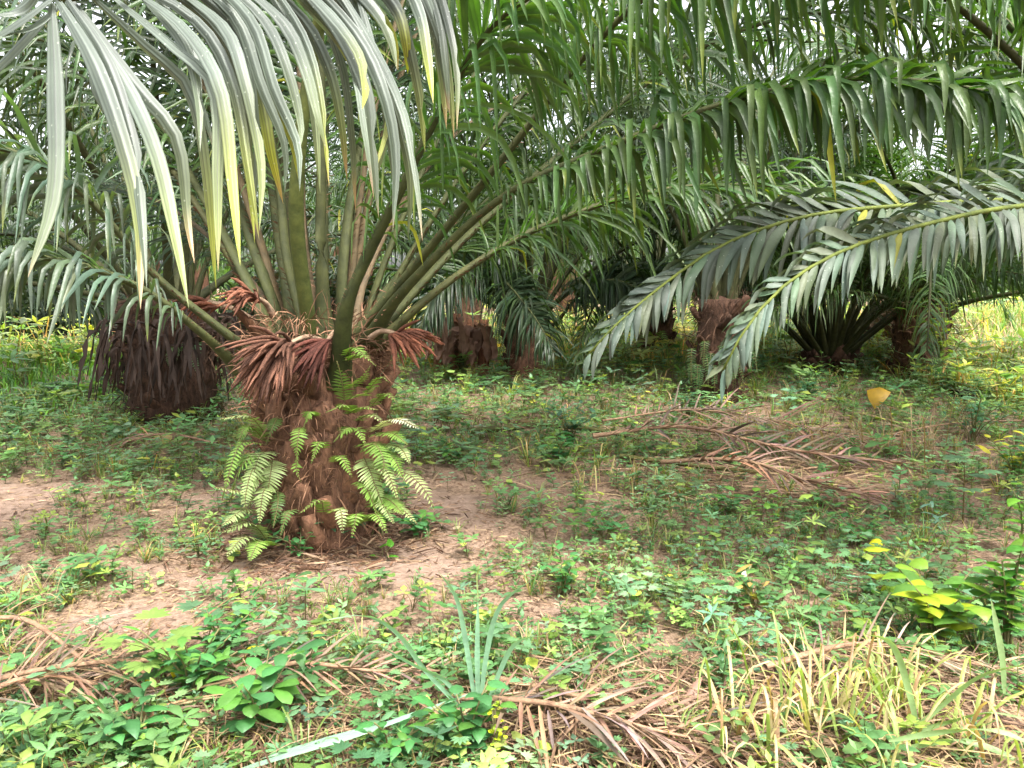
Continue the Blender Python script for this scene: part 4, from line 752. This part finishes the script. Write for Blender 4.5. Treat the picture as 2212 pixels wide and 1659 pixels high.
bush((850, 1660), 'dense small-leaved weed clump at the bottom edge left of centre', 6, .06, .55, 'ovate', .2, .18, MG, 6, stems=7)
bush((1070, 1659), 'yellow-green flowering weed at the bottom centre', 8, .025, .8, 'obov', .22, .06, [(.45, .5, .03), (.3, .42, .04)], 7, stems=5)
bush((2020, 1400), 'heart-leaved vine with large glossy green leaves at the right', 6, .12, .85, 'heart', .36, .26, YG, 8, 'heart_leaf_vine', 'vine', stems=9)
bush((2170, 1420), 'tall vine with dark green heart leaves at the right edge', 12, .09, .8, 'heart', .55, .12, [(.05, .16, .02), (.1, .2, .02)], 9, 'heart_leaf_vine', 'vine', stems=4)
bush((1930, 1300), 'low vine with one broad yellow-green leaf right of centre', 3, .12, .85, 'heart', .14, .1, YG, 10, 'heart_leaf_vine', 'vine', stems=3)
bush((2215, 1200), 'vine with bright green leaves high at the right edge', 5, .11, .6, 'ovate', .4, .15, [(.12, .28, .03), (.16, .3, .03)], 11, 'heart_leaf_vine', 'vine', stems=4)
bush((1630, 1330), 'bush with yellowing drooping leaves right of centre', 5, .08, .4, 'lance', .22, .12, [(.3, .28, .03), (.1, .2, .05), (.4, .25, .08)], 12, stems=4)
bush((1560, 1480), 'small dark-leaved seedling in front of the straw grass', 6, .05, .5, 'ovate', .14, .08, [(.04, .12, .04)], 13, stems=4)
bush((1200, 1010), 'leafy green weed in front of the olive green stalk', 5, .12, .6, 'ovate', .3, .22, MG, 14, stems=7)
bush((1230, 960), 'dark blue-green shrub behind the olive green stalk', 7, .11, .45, 'lance', .42, .35, [(.035, .10, .05), (.045, .12, .05)], 15, stems=9)
bush((1480, 905), 'dark blue-green shrub in front of the fern hung palm', 6, .11, .45, 'lance', .3, .3, [(.04, .11, .05)], 16, stems=8)
bush((1650, 1130), 'upright yellow-green seedling in front of the fallen fronds', 4, .1, .5, 'obov', .22, .05, [(.14, .3, .03), (.1, .25, .04)], 17, stems=2)
bush((1580, 1110), 'mint green seedling left of the upright yellow-green one', 4, .12, .6, 'ovate', .18, .1, MG, 18, stems=3)
bush((2100, 960), 'dark green compound-leaved shrub at the right edge of the middle ground', 9, .1, .3, 'lance', .5, .55, [(.035, .12, .05), (.045, .14, .055)], 19, stems=14)
bush((420, 895), 'bright young sapling in front of the dark left trunk', 7, .22, .5, 'ovate', .85, .3, [(.06, .2, .04), (.09, .28, .04)], 20, stems=4)
bush((900, 1160), 'low glossy weed at the right of the big trunk foot', 6, .09, .6, 'obov', .16, .16, MG, 21, stems=5)
bush((740, 1180), 'dark green weed hugging the foot of the big trunk', 6, .09, .6, 'ovate', .26, .28, [(.045, .12, .055)], 22, stems=6)
bush((570, 1190), 'leafy weed and stems at the left of the big trunk foot', 6, .07, .5, 'ovate', .26, .2, MG, 32, stems=7)
bush((650, 1205), 'small dark weed in front of the big trunk foot', 5, .06, .55, 'ovate', .15, .2, MG[:2], 33, stems=7)
bush((820, 1160), 'broad-leaved creeper climbing the right foot of the big trunk', 6, .085, .6, 'ovate', .4, .14, [(.05, .13, .06), (.08, .2, .05)], 34, stems=6)
bush((2190, 1050), 'tall leafy weed with yellowing leaves at the right edge', 8, .09, .6, 'ovate', .42, .35, [(.06, .17, .05), (.1, .22, .04), (.4, .38, .03)], 35, stems=9)
bush((1850, 1180), 'mint green weed clump right of the fallen fronds', 7, .07, .5, 'ovate', .22, .28, MG, 36, stems=9)
bush((300, 900), 'dark green undergrowth at the foot of the dark left trunk', 7, .14, .45, 'ovate', .4, .5, [(.04, .11, .035), (.06, .15, .04)], 39, stems=12)
bush((470, 900), 'green undergrowth between the dark left trunk and the big palm', 7, .12, .45, 'ovate', .4, .4, [(.04, .12, .035), (.07, .18, .04)], 40, stems=10)
bush((1000, 1010), 'low green weeds right of the big trunk in the middle ground', 6, .09, .6, 'ovate', .2, .35, MG, 37, stems=9)
bush((1750, 870), 'dark blue-green shrub right of the slim right trunk', 7, .12, .45, 'lance', .35, .5, [(.04, .11, .05)], 38, stems=12)
bush((830, 1210), 'single bright leaf weed right of the trunk foot', 2, .09, .6, 'ovate', .08, .05, [(.08, .25, .02)], 23, stems=2)
bush((2020, 1150), 'pale blue-green palmate weed at the right', 7, .09, .35, 'lance', .16, .08, [(.15, .28, .2)], 24, stems=2)
bush((1300, 1170), 'mid green weed clump in the centre of the clearing', 6, .07, .55, 'ovate', .2, .2, MG, 25, stems=8)
bush((1220, 1290), 'leafy weed clump behind the blue-green grass clump', 6, .06, .55, 'ovate', .22, .2, MG, 26, stems=8)
bush((2040, 755), 'yellow-leaved shrub far at the right', 9, .2, .5, 'ovate', 1.5, .6, [(.28, .34, .03), (.14, .26, .04)], 27, 'far_shrub', 'shrub', stems=10)
bush((1000, 812), 'dark small shrub in front of the dead banana leaves', 8, .12, .5, 'ovate', .5, .3, [(.035, .09, .03)], 28, 'far_shrub', 'shrub', stems=8)
bush((140, 800), 'green leafy clump on the left mound', 8, .12, .4, 'lance', .5, .5, [(.14, .3, .04)], 29, 'far_shrub', 'shrub', stems=9)
bush((1330, 760), 'bright yellow-green bush behind the middle palm', 9, .2, .5, 'ovate', .8, .9, [(.2, .32, .04)], 30, 'far_shrub', 'shrub', stems=14)
bush((900, 770), 'bright green bush behind the right flower cluster', 9, .2, .5, 'ovate', .9, .9, [(.14, .3, .04)], 31, 'far_shrub', 'shrub', stems=14)
# cassava seedling
for i, (b, lab, s_) in enumerate([((370, 1500), 'tall cassava seedling with seven-fingered leaves in the left foreground', 1.7), ((440, 1450), 'cassava seedling behind the tallest one at the left', 1.5), ((2080, 1130), 'cassava-leaved seedling at the right edge', 2.0), ((40, 1560), 'cassava-leaved seedling in the bottom left corner', 1.2)]):
    put(plant('palmate', 300 + i), 'cassava_seedling', gp(*b), lab, 'seedling', s_, i)
random.seed(9)
def drop_leaf(p, L, Wk, col, label, kind='ovate', pitch=10, z=.03, az=0, name='fallen_leaf'):
    o = gp(*p); v, f, c = leaf(L, L * Wk, kind, .5, 6, col, 0, pitch, (0, 0, z), .2)
    if z > .045:
        w_, g_, k_ = stemtube([np.array([-.02, .01, -.02]), np.array([-.01, 0, z * .6]), np.array([0, 0, z])], .0025 + z * .012, np.array(col) * .5); v, f, c = join([(v, f, c), (w_, g_, k_)])
    x = link(name, mesh(name, v, f, M_WEED, c), None, label, 'leaf'); x.location = o; x.rotation_euler = (random.uniform(-.3, .3), 0, az)
drop_leaf((1895, 905), .3, .85, (.42, .25, .02), 'large orange-yellow leaf standing in the right middle ground', 'heart', -40, .36, 4.1)
drop_leaf((380, 1500), .06, .8, (.6, .5, .01), 'bright yellow leaf with brown spots in the left foreground', 'ovate', -60, .13, 4.7)
drop_leaf((535, 1470), .06, .6, (.5, .45, .02), 'yellow leaf among the oval-leaved weed', 'ovate', 10, .12, .3)
drop_leaf((335, 1510), .05, .5, (.5, .45, .02), 'small yellow leaf left of the spotted one', 'ovate', -60, .1, 4.7)
drop_leaf((365, 1480), .07, .5, (.30, .15, .06), 'brown curled leaf above the spotted yellow one', 'ovate', -50, .16, 4.5)
drop_leaf((1890, 1200), .09, .8, (.5, .48, .02), 'round yellow leaf on the right', 'heart', 30, .05, 1.)
drop_leaf((2130, 1010), .16, .7, (.5, .45, .02), 'yellow leaf at the right among dark shrubs', 'heart', 30, .12, 2.)
drop_leaf((360, 970), .14, .7, (.36, .3, .1), 'yellowish dry leaf standing at the left in the shade', 'ovate', -50, .16, 4.6)
drop_leaf((980, 1150), .07, .6, (.55, .42, .32), 'pale tan fallen leaf right of the big palm', 'ovate', 10, .02, 1.)
drop_leaf((1600, 1290), .05, .6, (.7, .6, .45), 'cream curled leaf right of centre', 'ovate', 40, .1, 1.)
drop_leaf((1530, 1200), .1, .45, (.14, .3, .02), 'long bright green leaf in the centre right', 'ovate', 12, .06, .2)
drop_leaf((1480, 1560), .17, .26, (.33, .2, .15), 'pinkish dead leaf leaning up in the bottom right foreground', 'lance', 38, .03, .9)

# ------------------------------------------------------------------ countable weeds: individual plants in the nearer ground
PM = {}
def proto_meshes(k):
    if k not in PM: PM[k] = [(p[0], mesh(p[0], p[1], p[2], M_WEED, p[3])) for p in PROT[k][1]]
    return PM[k]
NAMEK = {'pair': ('paired_leaf_weed', 'small weed with paired oval leaves'), 'whorl': ('rosette_weed', 'weed with blunt leaf rosette'), 'tri': ('trefoil_weed', 'three-leaflet weed'), 'palmate': ('cassava_seedling', 'finger-leaved seedling'), 'heart': ('heart_leaf_vine', 'creeping heart-leaved vine'), 'grass': ('grass_tuft', 'small green grass tuft')}
random.seed(77)
LM = [('the big palm trunk', gp(700, 1165)), ('the blue-green grass clump', gp(1030, 1560)), ('the oval-leaved weed', gp(560, 1600)), ('the tall cassava seedling', gp(370, 1500)), ('the bottom left corner', gp(60, 1640)), ('the bare soil patch at left', gp(190, 1350)),
      ('the shaded bare soil left of the big palm', gp(250, 1070)), ('the large straw grass tuft', gp(1790, 1590)), ('the bottom right corner', gp(2150, 1640)), ('the heart-leaved vine', gp(2020, 1400)), ('the yellowing drooping bush', gp(1630, 1330)),
      ('the bare soil in the centre', gp(1270, 1315)), ('the upright yellow-green seedling', gp(1650, 1130)), ('the ribbed fallen frond', gp(1600, 1010)), ('the olive green stalk', gp(1200, 940)), ('the centre weed clump', gp(1300, 1170)),
      ('the pale palmate weed', gp(2020, 1150)), ('the bare path right of the big palm', gp(950, 1230)), ('the upturned tan leaflets', gp(1350, 1570)), ('the rounded-leaf weed clump', gp(1010, 1650)), ('the right edge', gp(2180, 1280)), ('the tan frond left of the grass clump', gp(700, 1530)), ('the left edge', gp(30, 1200)), ('the foreground gap at centre right', gp(1450, 1420))]
W = sample(290, 1010, 1690, 0, 2212, f=lambda x, y: max(0, dens(x, y)) * (1 - .8 * dry(x, y)), pw=.62)
seen = {}
for p in W:
    k = random.randrange(len(PROT)); kind = PROT[k][0]; nm, lb = NAMEK[kind]; s_ = random.uniform(.5, 1.1)
    ln, lp = min(LM, key=lambda q: np.hypot(*(q[1][:2] - p[:2]))); dx, dy = p[0] - lp[0], p[1] - lp[1]
    where = ('right of ' if dx > 0 else 'left of ') if abs(dx) > abs(dy) else ('behind ' if dy > 0 else 'in front of ')
    size = 'tiny ' if s_ < .65 else 'tall ' if s_ > .95 else ''
    lab = ('' if 'stalks' in lb or 'seedling' in lb or 'rosette' in lb else size) + lb.replace('small ', '').replace('little ', '').replace('with paired oval leaves', 'with paired leaves') + ' ' + where + ln
    seen.setdefault(lab, []).append((p, k, s_, nm, kind))
for lab, items in seen.items():
    items.sort(key=lambda q: q[0][1])
    for n_i, (p, k, s_, nm, kind) in enumerate(items):
        l2 = lab if len(items) == 1 else lab + ((', nearer', ', farther')[n_i] if len(items) == 2 else ', nearest' if n_i == 0 else ', farthest' if n_i == len(items) - 1 else '')
        t = thing(nm, p, l2, 'seedling' if kind == 'palmate' else 'grass tuft' if kind == 'grass' else 'weed', NAMEK[kind][0].replace('_', ' ') + 's', random.uniform(0, 6.28)); t.scale = (s_,) * 3
        for n_, me in proto_meshes(k): link(n_, me, t)

def slope(name, n, cx, cy, sx, sy, L, cols, label):
    P = np.c_[R.normal(cx, sx, n), R.normal(cy, sy, n), np.zeros(n)]; P = P[P[:, 1] > 8]; N = len(P); P[:, 2] = terr(P); a = R.uniform(0, 6.28, N); e = R.uniform(.7, 1.4, N)
    V, F = blades(P, np.stack([np.cos(a) * np.cos(e), np.sin(a) * np.cos(e), np.sin(e)], 1), np.stack([-np.sin(a), np.cos(a), 0 * a], 1), R.uniform(.4, 1, N) * L, R.uniform(.01, .03, N), R.uniform(.6, .97, N), np.full(N, .6), np.full(N, 6.), 3, .1)
    v, f = flat(V, F); c = np.array(cols)[R.integers(0, len(cols), N)] * R.uniform(.7, 1.3, (N, 1)); link(name, mesh(name, v, f, M_WEED, np.repeat(c, V.shape[1], 0)), kind='stuff', label=label, cat='grass')
slope('slope_grass', 9000, 12, 18.5, 3.2, 3.2, .6, [(.16, .28, .06), (.3, .32, .11), (.12, .24, .06), (.3, .22, .12)], 'bright green and straw grass on the far right slope')
slope('mound_grass', 6000, -7.6, 12, 1.7, 1.8, .4, [(.14, .32, .05), (.2, .34, .06), (.12, .25, .09)], 'bright green grass on the left mound')
# ------------------------------------------------------------------ far edge: dark hedge at the left, thicket beyond the grove
def hedge(name, pts, h, dep, n, L, cols, label):
    m = len(pts) - 1; idx = R.integers(0, m, n); f = R.random((n, 1)); A = np.array(pts, float); p = A[idx] * (1 - f) + A[idx + 1] * f
    p = np.c_[p, np.zeros(n)]; p[:, 1] += R.normal(0, dep, n); p[:, 2] = terr(p) + h * R.random(n) ** .7 * (.7 + .3 * np.sin(p[:, 0] * 1.3) + .15 * np.sin(p[:, 0] * 3.7))
    d = norm(R.normal(0, 1, (n, 3))); V, F = blades(p, d, norm(R.normal(0, 1, (n, 3))), R.uniform(.5, 1.2, n) * L, R.uniform(.5, 1.2, n) * L * .4, np.full(n, .5), np.full(n, .5), np.full(n, 5.), 2, .2, prof=np.array([.2, 1, 0]))
    v, fc = flat(V, F); c = np.array(cols)[R.integers(0, len(cols), n)] * R.uniform(.6, 1.3, (n, 1)); link(name, mesh(name, v, fc, M_WEED, np.repeat(c, V.shape[1], 0)), kind='stuff', label=label, cat='thicket')
hedge('hedge', [(-15, 15.2), (-10, 15.4), (-5.5, 14.6), (-2.5, 15)], 1.9, .5, 16000, .2, [(.012, .026, .01), (.022, .038, .014)], 'dark green hedge behind the left mound')
hedge('far_thicket', [(-55, 44), (-20, 48), (20, 48), (60, 44)], 3.5, 2, 16000, .8, [(.07, .13, .04), (.1, .17, .05), (.05, .09, .03)], 'pale green thicket beyond the last palms')
